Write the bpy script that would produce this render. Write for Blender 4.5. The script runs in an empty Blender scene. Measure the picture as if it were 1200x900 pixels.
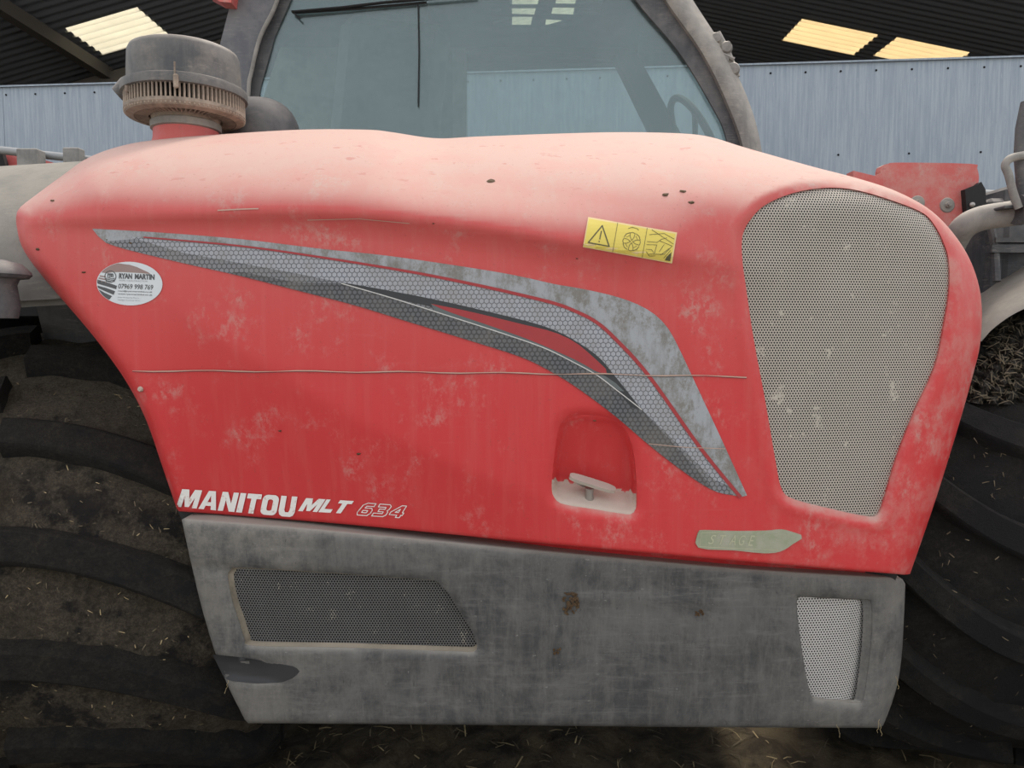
import bpy, math, random
import numpy as np
from mathutils import Vector, Matrix
from mathutils.geometry import delaunay_2d_cdt
random.seed(4); RNG = np.random.default_rng(4)
SC = bpy.context.scene
COL = SC.collection

# ------------------------------------------------------------------ camera
CAM = np.array([0.0, -1.5, 1.2]); PITCH = math.radians(4.0); F = 901.0
cam = bpy.data.cameras.new('camera'); cam.sensor_width = 36; cam.lens = F/1200*36
cam.clip_start = 0.05; cam.clip_end = 200
co = bpy.data.objects.new('camera', cam); COL.objects.link(co)
co.location = CAM; co.rotation_euler = (math.radians(90)-PITCH, 0, 0); SC.camera = co

# ------------------------------------------------------------------ sky, sun, exposure
SC.view_settings.view_transform = 'Standard'; SC.view_settings.look = 'None'
SC.view_settings.gamma = 1.0; SC.view_settings.use_curve_mapping = False
SC.view_settings.exposure = 0.62
SUN_EL, SUN_AZ = math.radians(60), math.radians(28)       # azimuth from +Y towards +X
world = bpy.data.worlds.new('sky'); SC.world = world; world.use_nodes = True
wn = world.node_tree; wn.nodes.clear()
sky = wn.nodes.new('ShaderNodeTexSky'); sky.sky_type = 'NISHITA'; sky.sun_disc = False
sky.sun_elevation = SUN_EL; sky.sun_rotation = SUN_AZ
sky.air_density = 1.0; sky.dust_density = 4.0; sky.ozone_density = 1.0
haz = wn.nodes.new('ShaderNodeMixRGB'); haz.inputs[0].default_value = 0.55
haz.inputs[2].default_value = (6.9, 6.6, 6.2, 1)
bg = wn.nodes.new('ShaderNodeBackground'); bg.inputs[1].default_value = 0.17
wo = wn.nodes.new('ShaderNodeOutputWorld')
wn.links.new(sky.outputs[0], haz.inputs[1]); wn.links.new(haz.outputs[0], bg.inputs[0])
wn.links.new(bg.outputs[0], wo.inputs[0])
sl = bpy.data.lights.new('sun', 'SUN'); sl.energy = 1.5; sl.angle = math.radians(9); sl.color = (1.0, 0.93, 0.82)
so = bpy.data.objects.new('sun', sl); COL.objects.link(so)
sd = Vector((math.sin(SUN_AZ)*math.cos(SUN_EL), math.cos(SUN_AZ)*math.cos(SUN_EL), math.sin(SUN_EL)))
so.rotation_euler = sd.to_track_quat('Z', 'Y').to_euler(); so.location = (4, 6, 12)

# ------------------------------------------------------------------ measuring helpers
cp, sp = math.cos(PITCH), math.sin(PITCH)
def rays(px, py):
    u = (np.asarray(px, float)-600)/F; v = (450-np.asarray(py, float))/F
    return np.stack([u, cp+v*sp, -sp+v*cp], -1)
def P(px, py, Y):
    d = rays(px, py); t = (np.asarray(Y, float)-CAM[1])/d[..., 1]
    return CAM + d*t[..., None]
def PV(px, py, Y): return Vector(P(px, py, Y).tolist())
def interp(x, xs, ys):                       # smooth monotone-ish interpolation
    xs = np.asarray(xs, float); ys = np.asarray(ys, float); x = np.clip(x, xs[0], xs[-1])
    i = np.clip(np.searchsorted(xs, x)-1, 0, len(xs)-2)
    m = np.gradient(ys, xs); h = xs[i+1]-xs[i]; t = (x-xs[i])/h
    return ((2*t**3-3*t**2+1)*ys[i]+(t**3-2*t**2+t)*h*m[i]+(-2*t**3+3*t**2)*ys[i+1]+(t**3-t**2)*h*m[i+1])
def sstep(a, b, x):
    t = np.clip((x-a)/(b-a), 0, 1); return t*t*(3-2*t)
def spline(pts, n=8, closed=False):
    pts = [np.array(p, float) for p in pts]; out = []; N = len(pts)
    for i in range(N if closed else N-1):
        if closed: p0, p1, p2, p3 = pts[i-1], pts[i], pts[(i+1) % N], pts[(i+2) % N]
        else: p0, p1, p2, p3 = pts[max(i-1, 0)], pts[i], pts[i+1], pts[min(i+2, N-1)]
        for k in range(n):
            t = k/n
            out.append(0.5*((2*p1)+(-p0+p2)*t+(2*p0-5*p1+4*p2-p3)*t*t+(-p0+3*p1-3*p2+p3)*t**3))
    if not closed: out.append(pts[-1])
    return np.array(out)
def resample(pl, step, closed=True):
    pl = np.asarray(pl, float)
    q = np.vstack([pl, pl[:1]]) if closed else pl
    seg = np.linalg.norm(np.diff(q[:, :2], axis=0), axis=1); keep = np.concatenate([[True], seg > 1e-6]); q = q[keep]
    s = np.concatenate([[0], np.cumsum(np.linalg.norm(np.diff(q[:, :2], axis=0), axis=1))])
    n = max(int(round(s[-1]/step)), 3)
    t = np.linspace(0, s[-1], n+1)
    if closed: t = t[:-1]
    return np.stack([np.interp(t, s, q[:, k]) for k in range(q.shape[1])], -1)
def refine(poly, step, closed=True):
    poly = np.asarray(poly, float)[:, :2]; out = []; n = len(poly)
    for i in range(n):
        a, b = poly[i], poly[(i+1) % n]; L = np.hypot(*(b-a))
        if L < 1e-3: continue
        k = max(1, int(round(L/step)))
        for j in range(k):
            p = a+(b-a)*j/k
            if not out or np.hypot(*(p-out[-1])) > .6: out.append(p)
    return np.array(out)
def inside(poly, x, y):
    poly = np.asarray(poly)[:, :2]; r = np.zeros(np.shape(x), bool); j = len(poly)-1
    for i in range(len(poly)):
        xi, yi = poly[i]; xj, yj = poly[j]
        if yi != yj:
            c = ((yi > y) != (yj > y)) & (x < (xj-xi)*(y-yi)/(yj-yi)+xi); r ^= c
        j = i
    return r
def polydist(pl, x, y, closed=False):
    pl = np.asarray(pl, float)[:, :2]
    if closed: pl = np.vstack([pl, pl[:1]])
    best = np.full(np.shape(x), 1e9); arg = np.zeros(np.shape(x))
    for i in range(len(pl)-1):
        a, b = pl[i], pl[i+1]; d = b-a; L = max(d@d, 1e-9)
        t = np.clip(((x-a[0])*d[0]+(y-a[1])*d[1])/L, 0, 1)
        dd = np.hypot(x-a[0]-t*d[0], y-a[1]-t*d[1]); m = dd < best
        best = np.where(m, dd, best); arg = np.where(m, i+t, arg)
    return best, arg

# ------------------------------------------------------------------ object helpers
def link(o): COL.objects.link(o); return o
def mesh_obj(name, verts, faces, mats, parent=None, smooth=True, midx=None):
    me = bpy.data.meshes.new(name)
    me.from_pydata([tuple(map(float, v)) for v in verts], [], [tuple(int(i) for i in f) for f in faces]); me.update()
    if not isinstance(mats, (list, tuple)): mats = [mats]
    for m in mats: me.materials.append(m)
    if midx is not None: me.polygons.foreach_set('material_index', [int(i) for i in midx])
    if smooth: me.polygons.foreach_set('use_smooth', [True]*len(me.polygons))
    o = link(bpy.data.objects.new(name, me))
    if parent is not None:
        o.parent = parent
        if parent.type == 'EMPTY': o.location = -Vector(parent.location)
    return o
def thing(name, label, cat, loc=(0, 0, 0), group=None):
    o = link(bpy.data.objects.new(name, None)); o.location = loc; o['label'] = label; o['category'] = cat
    o.empty_display_size = 0.1
    if group: o['group'] = group
    return o
def tag(o, label, cat=None, group=None, kind=None):
    if label: o['label'] = label
    if cat: o['category'] = cat
    if group: o['group'] = group
    if kind: o['kind'] = kind
    return o
class MB:
    def __init__(s): s.v = []; s.f = []; s.m = []
    def add(s, v, f, m=0):
        b = len(s.v); s.v.extend([tuple(map(float, q)) for q in v])
        for q in f: s.f.append(tuple(int(i)+b for i in q)); s.m.append(m)
    def box(s, c, d, rot=None, m=0, bev=0.0):
        hx, hy, hz = d[0]/2, d[1]/2, d[2]/2; R = rot or Matrix.Identity(3); c = Vector(c)
        if bev <= 0:
            v = [Vector((x, y, z)) for x in (-hx, hx) for y in (-hy, hy) for z in (-hz, hz)]
            f = [(0, 1, 3, 2), (4, 6, 7, 5), (0, 4, 5, 1), (2, 3, 7, 6), (0, 2, 6, 4), (1, 5, 7, 3)]
            s.add([c+R@q for q in v], f, m); return
        b = min(bev, hx*.9, hy*.9, hz*.9); v = []; idx = {}
        for sx in (-1, 1):
            for sy in (-1, 1):
                for sz in (-1, 1):
                    for ax in range(3):
                        q = [sx*(hx-b), sy*(hy-b), sz*(hz-b)]; q[ax] = (sx*hx, sy*hy, sz*hz)[ax]
                        idx[(sx, sy, sz, ax)] = len(v); v.append(Vector(q))
        f = []; S = (-1, 1)
        for ax in range(3):
            o1, o2 = (ax+1) % 3, (ax+2) % 3
            for sgn in S:
                l = []
                for (p, q) in ((-1, -1), (1, -1), (1, 1), (-1, 1)):
                    k = [0, 0, 0]; k[ax] = sgn; k[o1] = p; k[o2] = q; l.append(idx[(k[0], k[1], k[2], ax)])
                f.append(l if sgn > 0 else l[::-1])
            for p in S:
                for q in S:
                    l = []
                    for t, aa in ((-1, o1), (1, o1), (1, o2), (-1, o2)):
                        k = [0, 0, 0]; k[ax] = t; k[o1] = p; k[o2] = q; l.append(idx[(k[0], k[1], k[2], aa)])
                    f.append(l if p*q > 0 else l[::-1])
        for a in S:
            for b_ in S:
                for c_ in S:
                    l = [idx[(a, b_, c_, 0)], idx[(a, b_, c_, 1)], idx[(a, b_, c_, 2)]]
                    f.append(l if a*b_*c_ > 0 else l[::-1])
        s.add([c+R@q for q in v], f, m)
    def tube(s, pts, r, n=14, m=0, cap=True, sq=None):
        pts = [Vector(p) for p in pts]; N = len(pts)
        rs = r if isinstance(r, (list, tuple)) else [r]*N
        T = (pts[1]-pts[0]).normalized(); up = Vector((0, 0, 1)) if abs(T.z) < .9 else Vector((0, 1, 0))
        A = T.cross(up).normalized(); v = []
        for i, p in enumerate(pts):
            t = (pts[min(i+1, N-1)]-pts[max(i-1, 0)]).normalized()
            A = (A-t*A.dot(t)).normalized(); B = t.cross(A)
            for k in range(n):
                a = 2*math.pi*k/n; v.append(p+(A*math.cos(a)+B*math.sin(a)*(sq or 1))*rs[i])
        f = [(i*n+k, i*n+(k+1) % n, (i+1)*n+(k+1) % n, (i+1)*n+k) for i in range(N-1) for k in range(n)]
        if cap: f.append(tuple(range(n))[::-1]); f.append(tuple((N-1)*n+k for k in range(n)))
        s.add(v, f, m)
    def lathe(s, prof, c, n=48, m=0, axis='Z', R=None):
        c = Vector(c); v = []
        for (r, z) in prof:
            for k in range(n):
                a = 2*math.pi*k/n; q = Vector((r*math.cos(a), r*math.sin(a), z))
                if axis == 'Y': q = Vector((q.x, -q.z, q.y))
                if axis == 'X': q = Vector((q.z, q.x, q.y))
                if R: q = R@q
                v.append(c+q)
        N = len(prof)
        f = [(i*n+k, i*n+(k+1) % n, (i+1)*n+(k+1) % n, (i+1)*n+k) for i in range(N-1) for k in range(n)]
        if axis != 'Z': pass
        s.add(v, f, m)
    def build(s, name, mats, parent=None, smooth=False):
        o = mesh_obj(name, s.v, s.f, mats, parent, smooth, s.m); return o
def auto_smooth(o, ang=35):
    me = o.data; me.polygons.foreach_set('use_smooth', [True]*len(me.polygons))
    try: me.set_sharp_from_angle(angle=math.radians(ang))
    except Exception: pass
    return o

def triangulate(outer, holes, step, rings=()):
    """2-D triangulation of a region: exact outline, even interior points"""
    loops = [resample(outer, step)[:, :2]] + [resample(h, step*.7)[:, :2] for h in holes] if step < 15 else [refine(q_, 25) for q_ in [outer]+list(holes)]
    return tri_loops(loops, step, rings)
def tri_loops(loops, step, rings=()):
    pts = []; edges = []
    for lp in loops:
        b = len(pts); pts += [tuple(p) for p in lp]; n = len(lp)
        edges += [(b+i, b+(i+1) % n) for i in range(n)]
    nb = len(pts); lo = loops[0].min(0); hi = loops[0].max(0)
    if step < (hi-lo).max():
        gx, gy = np.meshgrid(np.arange(lo[0]+step*.5, hi[0], step), np.arange(lo[1]+step*.5, hi[1], step*.866))
        gx = gx + (np.arange(gx.shape[0]) % 2)[:, None]*step*.5
        gx, gy = gx.ravel(), gy.ravel(); ok = inside(loops[0], gx, gy)
        for h in loops[1:]: ok &= ~inside(h, gx, gy)
        gx, gy = gx[ok], gy[ok]
        mind = max([0]+list(rings))+step*.45
        d, _ = polydist(loops[0], gx, gy, True); ok = d > mind
        for h in loops[1:]:
            d, _ = polydist(h, gx, gy, True); ok &= d > step*.45
        pts += list(zip(gx[ok], gy[ok]))
        lp = loops[0]; tn = np.roll(lp, -1, 0)-np.roll(lp, 1, 0); tn /= np.linalg.norm(tn, axis=1)[:, None]
        area = 0.5*np.sum(lp[:, 0]*np.roll(lp[:, 1], -1)-np.roll(lp[:, 0], -1)*lp[:, 1])
        nrm = np.stack([-tn[:, 1], tn[:, 0]], -1)*(1 if area > 0 else -1)
        for r in rings:
            q = lp+nrm*r; d, _ = polydist(lp, q[:, 0], q[:, 1], True)
            ok = (d > r*.9) & inside(lp, q[:, 0], q[:, 1])
            for h in loops[1:]:
                dh, _ = polydist(h, q[:, 0], q[:, 1], True); ok &= (dh > 1) & ~inside(h, q[:, 0], q[:, 1])
            pts += [tuple(p) for p in q[ok]]
    v, e, f, ov, oe, of = delaunay_2d_cdt([Vector((float(p[0]), float(p[1]))) for p in pts], edges, [], 0, 1e-5)
    v = np.array([(p.x, p.y) for p in v]); f = np.array([t for t in f if len(t) == 3])
    c = v[f].mean(1); ok = inside(loops[0], c[:, 0], c[:, 1])
    for h in loops[1:]: ok &= ~inside(h, c[:, 0], c[:, 1])
    f = f[ok]
    a = v[f]; ar = (a[:, 1, 0]-a[:, 0, 0])*(a[:, 2, 1]-a[:, 0, 1])-(a[:, 2, 0]-a[:, 0, 0])*(a[:, 1, 1]-a[:, 0, 1])
    f = np.where((ar > 0)[:, None], f[:, ::-1], f)            # pixel y is down: face the camera side
    return v, f, loops
def sheet(outer, holes, depth, step=8, rings=(), off=0.0, wall=0.0, hwall=0.0, back=False, mb=None, m=0):
    v, f, loops = triangulate(outer, holes, step, rings)
    mb = mb or MB(); D = depth(v[:, 0], v[:, 1])+off
    V = P(v[:, 0], v[:, 1], D); mb.add(V, f, m)
    if back:
        mb.add(V+np.array([0, wall, 0]), f[:, ::-1], m)
    for i, lp in enumerate(loops):
        w = wall if i == 0 else hwall
        if w:
            A = P(lp[:, 0], lp[:, 1], depth(lp[:, 0], lp[:, 1])+off); B = A+np.array([0, w, 0]); n = len(lp)
            area = np.sum(lp[:, 0]*np.roll(lp[:, 1], -1)-np.roll(lp[:, 0], -1)*lp[:, 1])
            q = [(k, (k+1) % n, n+(k+1) % n, n+k) for k in range(n)]
            if (area < 0) != (i > 0): q = [t[::-1] for t in q]
            mb.add(np.vstack([A, B]), q, m)
    return mb
def const(Y): return lambda x, y: np.full(np.shape(x), float(Y))
def slab(name, outer, Y, th, mat, parent, step=200, holes=(), smooth=False, bev=0.0):
    d = Y if callable(Y) else const(Y)
    o = sheet(outer, list(holes), d, step, wall=th, hwall=th, back=True).build(name, mat, parent, smooth)
    return o

# ------------------------------------------------------------------ materials
class N:
    def __init__(s, name):
        s.m = bpy.data.materials.new(name); s.m.use_nodes = True; s.t = s.m.node_tree; s.t.nodes.clear()
        s.out = s.t.nodes.new('ShaderNodeOutputMaterial'); s.b = s.t.nodes.new('ShaderNodeBsdfPrincipled')
        s.t.links.new(s.b.outputs[0], s.out.inputs[0]); s.tc = s.t.nodes.new('ShaderNodeTexCoord')
        s.pos = s.tc.outputs['Object']; s.geo = s.t.nodes.new('ShaderNodeNewGeometry')
    def put(s, sock, v):
        if isinstance(v, bpy.types.NodeSocket): s.t.links.new(v, sock)
        elif isinstance(v, (tuple, list)) and len(v) == 3 and sock.type == 'RGBA': sock.default_value = (*v, 1)
        else: sock.default_value = v
    def math(s, op, a, b=0.0, clamp=False):
        n = s.t.nodes.new('ShaderNodeMath'); n.operation = op; n.use_clamp = clamp
        s.put(n.inputs[0], a); s.put(n.inputs[1], b); return n.outputs[0]
    def mix(s, f, a, b, mode='MIX'):
        n = s.t.nodes.new('ShaderNodeMixRGB'); n.blend_type = mode
        s.put(n.inputs[0], f); s.put(n.inputs[1], a); s.put(n.inputs[2], b); return n.outputs[0]
    def noise(s, scale, detail=6, rough=.6, vec=None, stretch=None, dist=0.0):
        n = s.t.nodes.new('ShaderNodeTexNoise'); v = vec or s.pos
        if stretch:
            mp = s.t.nodes.new('ShaderNodeMapping'); mp.inputs['Scale'].default_value = stretch
            s.t.links.new(v, mp.inputs[0]); v = mp.outputs[0]
        s.t.links.new(v, n.inputs['Vector']); n.inputs['Scale'].default_value = scale
        n.inputs['Detail'].default_value = detail; n.inputs['Roughness'].default_value = rough
        n.inputs['Distortion'].default_value = dist; return n.outputs[0]
    def ramp(s, v, a, b, lo=0.0, hi=1.0):
        n = s.t.nodes.new('ShaderNodeMapRange'); n.interpolation_type = 'SMOOTHSTEP'
        s.put(n.inputs[0], v); n.inputs[1].default_value = a; n.inputs[2].default_value = b
        n.inputs[3].default_value = lo; n.inputs[4].default_value = hi; return n.outputs[0]
    def xyz(s, v=None):
        n = s.t.nodes.new('ShaderNodeSeparateXYZ'); s.t.links.new(v or s.pos, n.inputs[0]); return n.outputs
    def bump(s, h, strength=.3, dist=.01):
        n = s.t.nodes.new('ShaderNodeBump'); n.inputs['Strength'].default_value = strength
        n.inputs['Distance'].default_value = dist; s.put(n.inputs['Height'], h); s.t.links.new(n.outputs[0], s.b.inputs['Normal'])
    def up(s, a=.0, b=.9):                    # settled dust on upward faces; on red paint and mud also painted top light
        return s.ramp(s.xyz(s.geo.outputs['Normal'])[2], a, b)
    def set(s, col, rough=.6, metal=0.0, spec=.5):
        s.put(s.b.inputs['Base Color'], col); s.put(s.b.inputs['Roughness'], rough)
        s.b.inputs['Metallic'].default_value = metal; s.b.inputs['Specular IOR Level'].default_value = spec; return s.m
def hexfield(n, pitch):
    """distance to the centre of the nearest cell of a hexagonal lattice in the X-Z plane"""
    x, y, z = n.xyz(); c = n.t.nodes.new('ShaderNodeCombineXYZ')
    n.put(c.inputs[0], n.math('DIVIDE', x, pitch)); n.put(c.inputs[1], n.math('DIVIDE', z, pitch*math.sqrt(3)))
    res = []
    for o in (0.0, 0.5):
        a = n.t.nodes.new('ShaderNodeVectorMath'); a.operation = 'ADD'; n.t.links.new(c.outputs[0], a.inputs[0]); a.inputs[1].default_value = (o, o, 0)
        fr = n.t.nodes.new('ShaderNodeVectorMath'); fr.operation = 'FRACTION'; n.t.links.new(a.outputs[0], fr.inputs[0])
        sb = n.t.nodes.new('ShaderNodeVectorMath'); sb.operation = 'SUBTRACT'; n.t.links.new(fr.outputs[0], sb.inputs[0]); sb.inputs[1].default_value = (.5, .5, 0)
        ml = n.t.nodes.new('ShaderNodeVectorMath'); ml.operation = 'MULTIPLY'; n.t.links.new(sb.outputs[0], ml.inputs[0]); ml.inputs[1].default_value = (1, math.sqrt(3), 0)
        ab = n.t.nodes.new('ShaderNodeVectorMath'); ab.operation = 'ABSOLUTE'; n.t.links.new(ml.outputs[0], ab.inputs[0])
        q = n.xyz(ab.outputs[0])
        ln = n.t.nodes.new('ShaderNodeVectorMath'); ln.operation = 'LENGTH'; n.t.links.new(ml.outputs[0], ln.inputs[0])
        hx = n.math('MAXIMUM', q[0], n.math('ADD', n.math('MULTIPLY', q[0], .5), n.math('MULTIPLY', q[1], .866)))
        res.append((ln.outputs['Value'], hx))
    return n.math('MINIMUM', res[0][0], res[1][0]), n.math('MINIMUM', res[0][1], res[1][1])
DUST = (.50, .42, .35)
def mat_red(name='red_paint', side=True, extra=0.0):
    n = N(name); base = n.mix(n.noise(3), (.52, .022, .026), (.60, .035, .04))
    x, y, z = n.xyz()
    scuff = n.math('MULTIPLY', n.ramp(n.noise(7, 8, .7), .50, .72), n.ramp(n.noise(70, 5, .75, stretch=(1, 1, .7)), .42, .66))
    streak = n.ramp(n.noise(40, 4, .6, stretch=(.12, 1, 1.6)), .60, .78)
    vst = n.ramp(n.noise(30, 3, .6, stretch=(1.5, 1, .08)), .45, .8, 0, .25)
    up = n.math('MULTIPLY', n.up(.15, .98), .85)  # upward faces go cream: dust plus the sky-lit top put into the colour
    film = n.ramp(z, 1.0, 1.5, .03, .22)                     # pale film thickens towards the shoulder of the bonnet
    right = n.math('MULTIPLY', n.ramp(x, .30, .95, 0, .34), n.ramp(n.noise(16, 8, .75), .40, .68))
    spk = n.ramp(n.noise(160, 2, .5), .66, .74)
    d = n.math('ADD', n.math('MULTIPLY', scuff, .38), n.math('MULTIPLY', streak, .05))
    d = n.math('ADD', d, n.math('ADD', n.math('MULTIPLY', up, n.ramp(n.noise(12, 6), .2, .7, .8, 1.05)), film))
    d = n.math('ADD', d, n.math('ADD', right, n.math('MULTIPLY', vst, .3)), clamp=True)
    if extra: d = n.math('ADD', d, extra, clamp=True)
    c = n.mix(d, base, (.52, .345, .295))
    c = n.mix(n.math('MULTIPLY', scuff, .30), c, (.42, .33, .29))
    c = n.mix(n.math('MULTIPLY', spk, .22), c, (.20, .06, .05))
    spt = n.math('MULTIPLY', n.ramp(n.noise(38, 3, .55, stretch=(.6, 1, 1.5)), .66, .70), n.ramp(z, 1.42, 1.55, 0, .5)); c = n.mix(spt, c, (.42, .13, .12))
    n.bump(n.noise(220, 3), .06, .002)
    return n.set(c, n.math('ADD', n.math('MULTIPLY', d, .35), .42, clamp=True), 0, .35)
def mat_plastic(name, c0, c1, dust=DUST, da=.35, rough=.75, scale=5, bump=.15, uplo=.0, vert=True):
    n = N(name); a = n.ramp(n.noise(scale, 9, .65, dist=.4), .35, .68)
    v = n.ramp(n.noise(scale*4, 7, .75, stretch=(1.6, 1, .16 if vert else 1)), .42, .66)
    h = n.ramp(n.noise(scale*9, 5, .7, stretch=(.3, 1, 2.2)), .5, .66)
    c = n.mix(a, c0, c1); c = n.mix(n.math('MULTIPLY', v, .35), c, c1)
    c = n.mix(n.math('MULTIPLY', h, n.ramp(n.noise(scale*1.3, 4), .4, .65, .0, .55)), c, n.mix(.5, c1, dust))
    up = n.math('MULTIPLY', n.up(uplo, .95), n.ramp(n.noise(14, 6), .25, .7, .6, 1.0))
    c = n.mix(n.math('MULTIPLY', up, min(1, da*2)), c, dust)
    c = n.mix(n.math('MULTIPLY', n.ramp(n.noise(scale*1.7, 7, .7), .45, .75), da), c, dust)
    n.bump(n.noise(90, 6), bump, .003); return n.set(c, rough, 0, .3)
def mat_simple(name, c, rough=.5, metal=0.0, var=.15, spec=.4):
    n = N(name); k = n.noise(25, 5); c2 = tuple(q*(1-var*1.6) for q in c)
    return n.set(n.mix(k, c, c2), rough, metal, spec)
def mat_mesh(name, colA, colB, pitch, r, clog=.0):
    """perforated steel: round holes are open (dark bay behind)"""
    n = N(name); d, _ = hexfield(n, pitch); hole = n.math('LESS_THAN', d, r)
    cl = n.ramp(n.noise(26, 7, .8), .60, .64)
    if clog: hole = n.math('MULTIPLY', hole, n.math('SUBTRACT', 1.0, n.math('MULTIPLY', cl, clog)))
    c = n.mix(n.noise(9, 7, .7), colA, colB); c = n.mix(n.math('MULTIPLY', cl, .6), c, (.50, .46, .38))
    n.set(c, .6, .15, .4)
    tr = n.t.nodes.new('ShaderNodeBsdfTransparent'); mx = n.t.nodes.new('ShaderNodeMixShader')
    n.t.links.new(hole, mx.inputs[0]); n.t.links.new(n.b.outputs[0], mx.inputs[1]); n.t.links.new(tr.outputs[0], mx.inputs[2])
    n.t.links.new(mx.outputs[0], n.out.inputs[0]); return n.m
def mat_silver(name='decal_silver'):
    n = N(name); g = n.ramp(n.noise(13, 12, .85, stretch=(1, 1, .7)), .46, .60)
    s = n.ramp(n.noise(60, 5, .7, stretch=(1, 1, .25)), .45, .7)
    c = n.mix(g, (.34, .36, .38), (.20, .19, .17)); c = n.mix(n.math('MULTIPLY', s, .5), c, (.16, .15, .13))
    return n.set(c, .55, .1, .4)
def mat_hex(name, cell, line, pitch, r0, grime=.4):
    n = N(name); _, h = hexfield(n, pitch); l = n.ramp(h, r0-.05, r0+.05)
    c = n.mix(l, cell, line); g = n.ramp(n.noise(9, 8, .75), .40, .68); s = n.ramp(n.noise(50, 5, .7, stretch=(1, 1, .25)), .5, .75)
    c = n.mix(n.math('MULTIPLY', n.math('MAXIMUM', g, s), grime), c, (.20, .18, .15)); return n.set(c, .55, 0, .4)
def mat_mud(name, c0, c1, c2, scale=10, bump=.8, rubber=None):
    n = N(name); a = n.ramp(n.noise(scale, 10, .75, dist=.3), .36, .64); b = n.ramp(n.noise(scale*6, 8, .8, dist=.5), .42, .62)
    c = n.mix(a, c0, c1); c = n.mix(n.math('MULTIPLY', b, .7), c, c2)
    if rubber:
        r = n.ramp(n.noise(scale*.45, 6, .7), .50, .60); c = n.mix(r, c, rubber)
    c = n.mix(n.math('MULTIPLY', n.up(.25, .95), n.ramp(n.noise(scale*3, 6), .35, .6, .1, .75)), c, n.mix(.5, c1, (.30, .26, .20) if rubber is None or rubber[0] > .02 else c1))  # paler facing up: dust plus lit lug edges put into the colour
    fine = n.noise(scale*11, 6, .75, dist=1.6); c = n.mix(n.ramp(fine, .40, .60, .55, 0), c, c2)
    n.bump(n.math('ADD', n.noise(scale*3, 10, .8, dist=.6), n.math('MULTIPLY', fine, .7)), min(1, bump*1.2), .045)
    return n.set(c, .85, 0, .25)

M = {}
M['red'] = mat_red(); M['red_frame'] = mat_red('red_frame_paint', extra=.06)
M['panel'] = mat_plastic('grey_plastic', (.046, .048, .052), (.15, .146, .138), (.32, .285, .245), .36, .7, 4.5)
def mat_panel():
    n = N('scuffed_grey_plastic'); x, y, z = n.xyz()
    a = n.ramp(n.noise(4.5, 12, .78, dist=.5), .40, .62); b = n.ramp(n.noise(11, 10, .8, stretch=(1, 1, .55)), .42, .62)
    v = n.ramp(n.noise(34, 8, .8, stretch=(1.6, 1, .22)), .44, .64); h = n.ramp(n.noise(30, 8, .8, stretch=(.22, 1, 2.0)), .50, .66)
    ends = n.ramp(n.math('ABSOLUTE', n.math('SUBTRACT', x, .12)), .25, .85, .12, .75); edge = n.ramp(z, .70, .84, 0, .5)
    c = n.mix(a, (.040, .042, .045), (.105, .105, .103)); c = n.mix(n.math('MULTIPLY', b, .28), c, (.16, .158, .15))
    c = n.mix(n.math('MULTIPLY', v, .30), c, (.19, .185, .17)); c = n.mix(n.math('MULTIPLY', h, .30), c, (.21, .205, .195))
    d = n.math('MULTIPLY', n.math('ADD', ends, edge), n.ramp(n.noise(7, 10, .8), .34, .62), clamp=True)
    c = n.mix(n.math('MULTIPLY', d, .75), c, (.26, .245, .215))
    k = n.ramp(n.noise(120, 4, .7, stretch=(.5, 1, 1)), .66, .74); c = n.mix(n.math('MULTIPLY', k, .6), c, (.34, .33, .31))
    dk = n.ramp(n.noise(70, 4, .7, stretch=(1.4, 1, .35)), .64, .74); c = n.mix(n.math('MULTIPLY', dk, .6), c, (.03, .03, .03))
    up = n.math('MULTIPLY', n.up(.15, .95), .8); c = n.mix(up, c, (.33, .31, .27))
    n.bump(n.noise(90, 6, .7), .2, .003); return n.set(c, .62, 0, .35)
M['panel'] = mat_panel()
M['lip_dust'] = mat_plastic('dusty_lip', (.13, .115, .09), (.27, .235, .18), (.30, .26, .20), .5, .9, 14, .4)
M['dark_plastic'] = mat_plastic('dark_plastic', (.055, .06, .068), (.12, .12, .12), (.30, .27, .24), .25, .6, 9, .1)
M['cap'] = mat_plastic('dusty_cap_plastic', (.075, .08, .085), (.17, .165, .155), (.36, .31, .26), .3, .6, 7, .1)
M['louvre'] = mat_plastic('dust_caked_plastic', (.17, .14, .115), (.36, .30, .24), (.42, .33, .26), .6, .9, 12, .3)
M['fender'] = mat_plastic('mudguard_plastic', (.10, .102, .098), (.16, .157, .148), (.30, .28, .24), .4, .85, 8, .3, -.2)
M['pillar'] = mat_plastic('cab_frame_paint', (.10, .105, .12), (.17, .17, .175), (.33, .30, .28), .25, .55, 7, .05)
M['black'] = mat_simple('black_rubber', (.018, .018, .019), .7)
M['shade'] = mat_simple('chassis_black', (.012, .012, .012), .9)
M['steel'] = mat_simple('worn_steel', (.42, .40, .37), .45, .7)
M['lever'] = mat_simple('pale_lever_metal', (.55, .50, .43), .5, .2)
M['pipe'] = mat_plastic('dusty_pipe', (.17, .165, .155), (.30, .285, .26), (.40, .37, .32), .5, .7, 9)
M['galv_tube'] = mat_simple('galvanised_tube', (.36, .37, .37), .5, .2)
M['dustfloor'] = mat_plastic('caked_dust', (.40, .32, .26), (.52, .43, .36), (.55, .47, .40), .5, .95, 16, .4)
M['mesh_big'] = mat_mesh('dusty_perforated_steel', (.38, .355, .31), (.50, .46, .40), .0058, .30, .9)
M['mesh_dark'] = mat_mesh('dark_perforated_steel', (.10, .10, .10), (.20, .20, .195), .0058, .36)
M['mesh_bright'] = mat_mesh('bright_perforated_steel', (.48, .47, .45), (.60, .59, .57), .0061, .29, .2)
M['silver'] = mat_silver()
M['hex_light'] = mat_hex('decal_honeycomb_light', (.36, .38, .42), (.10, .105, .115), .0098, .42, .45)
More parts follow.
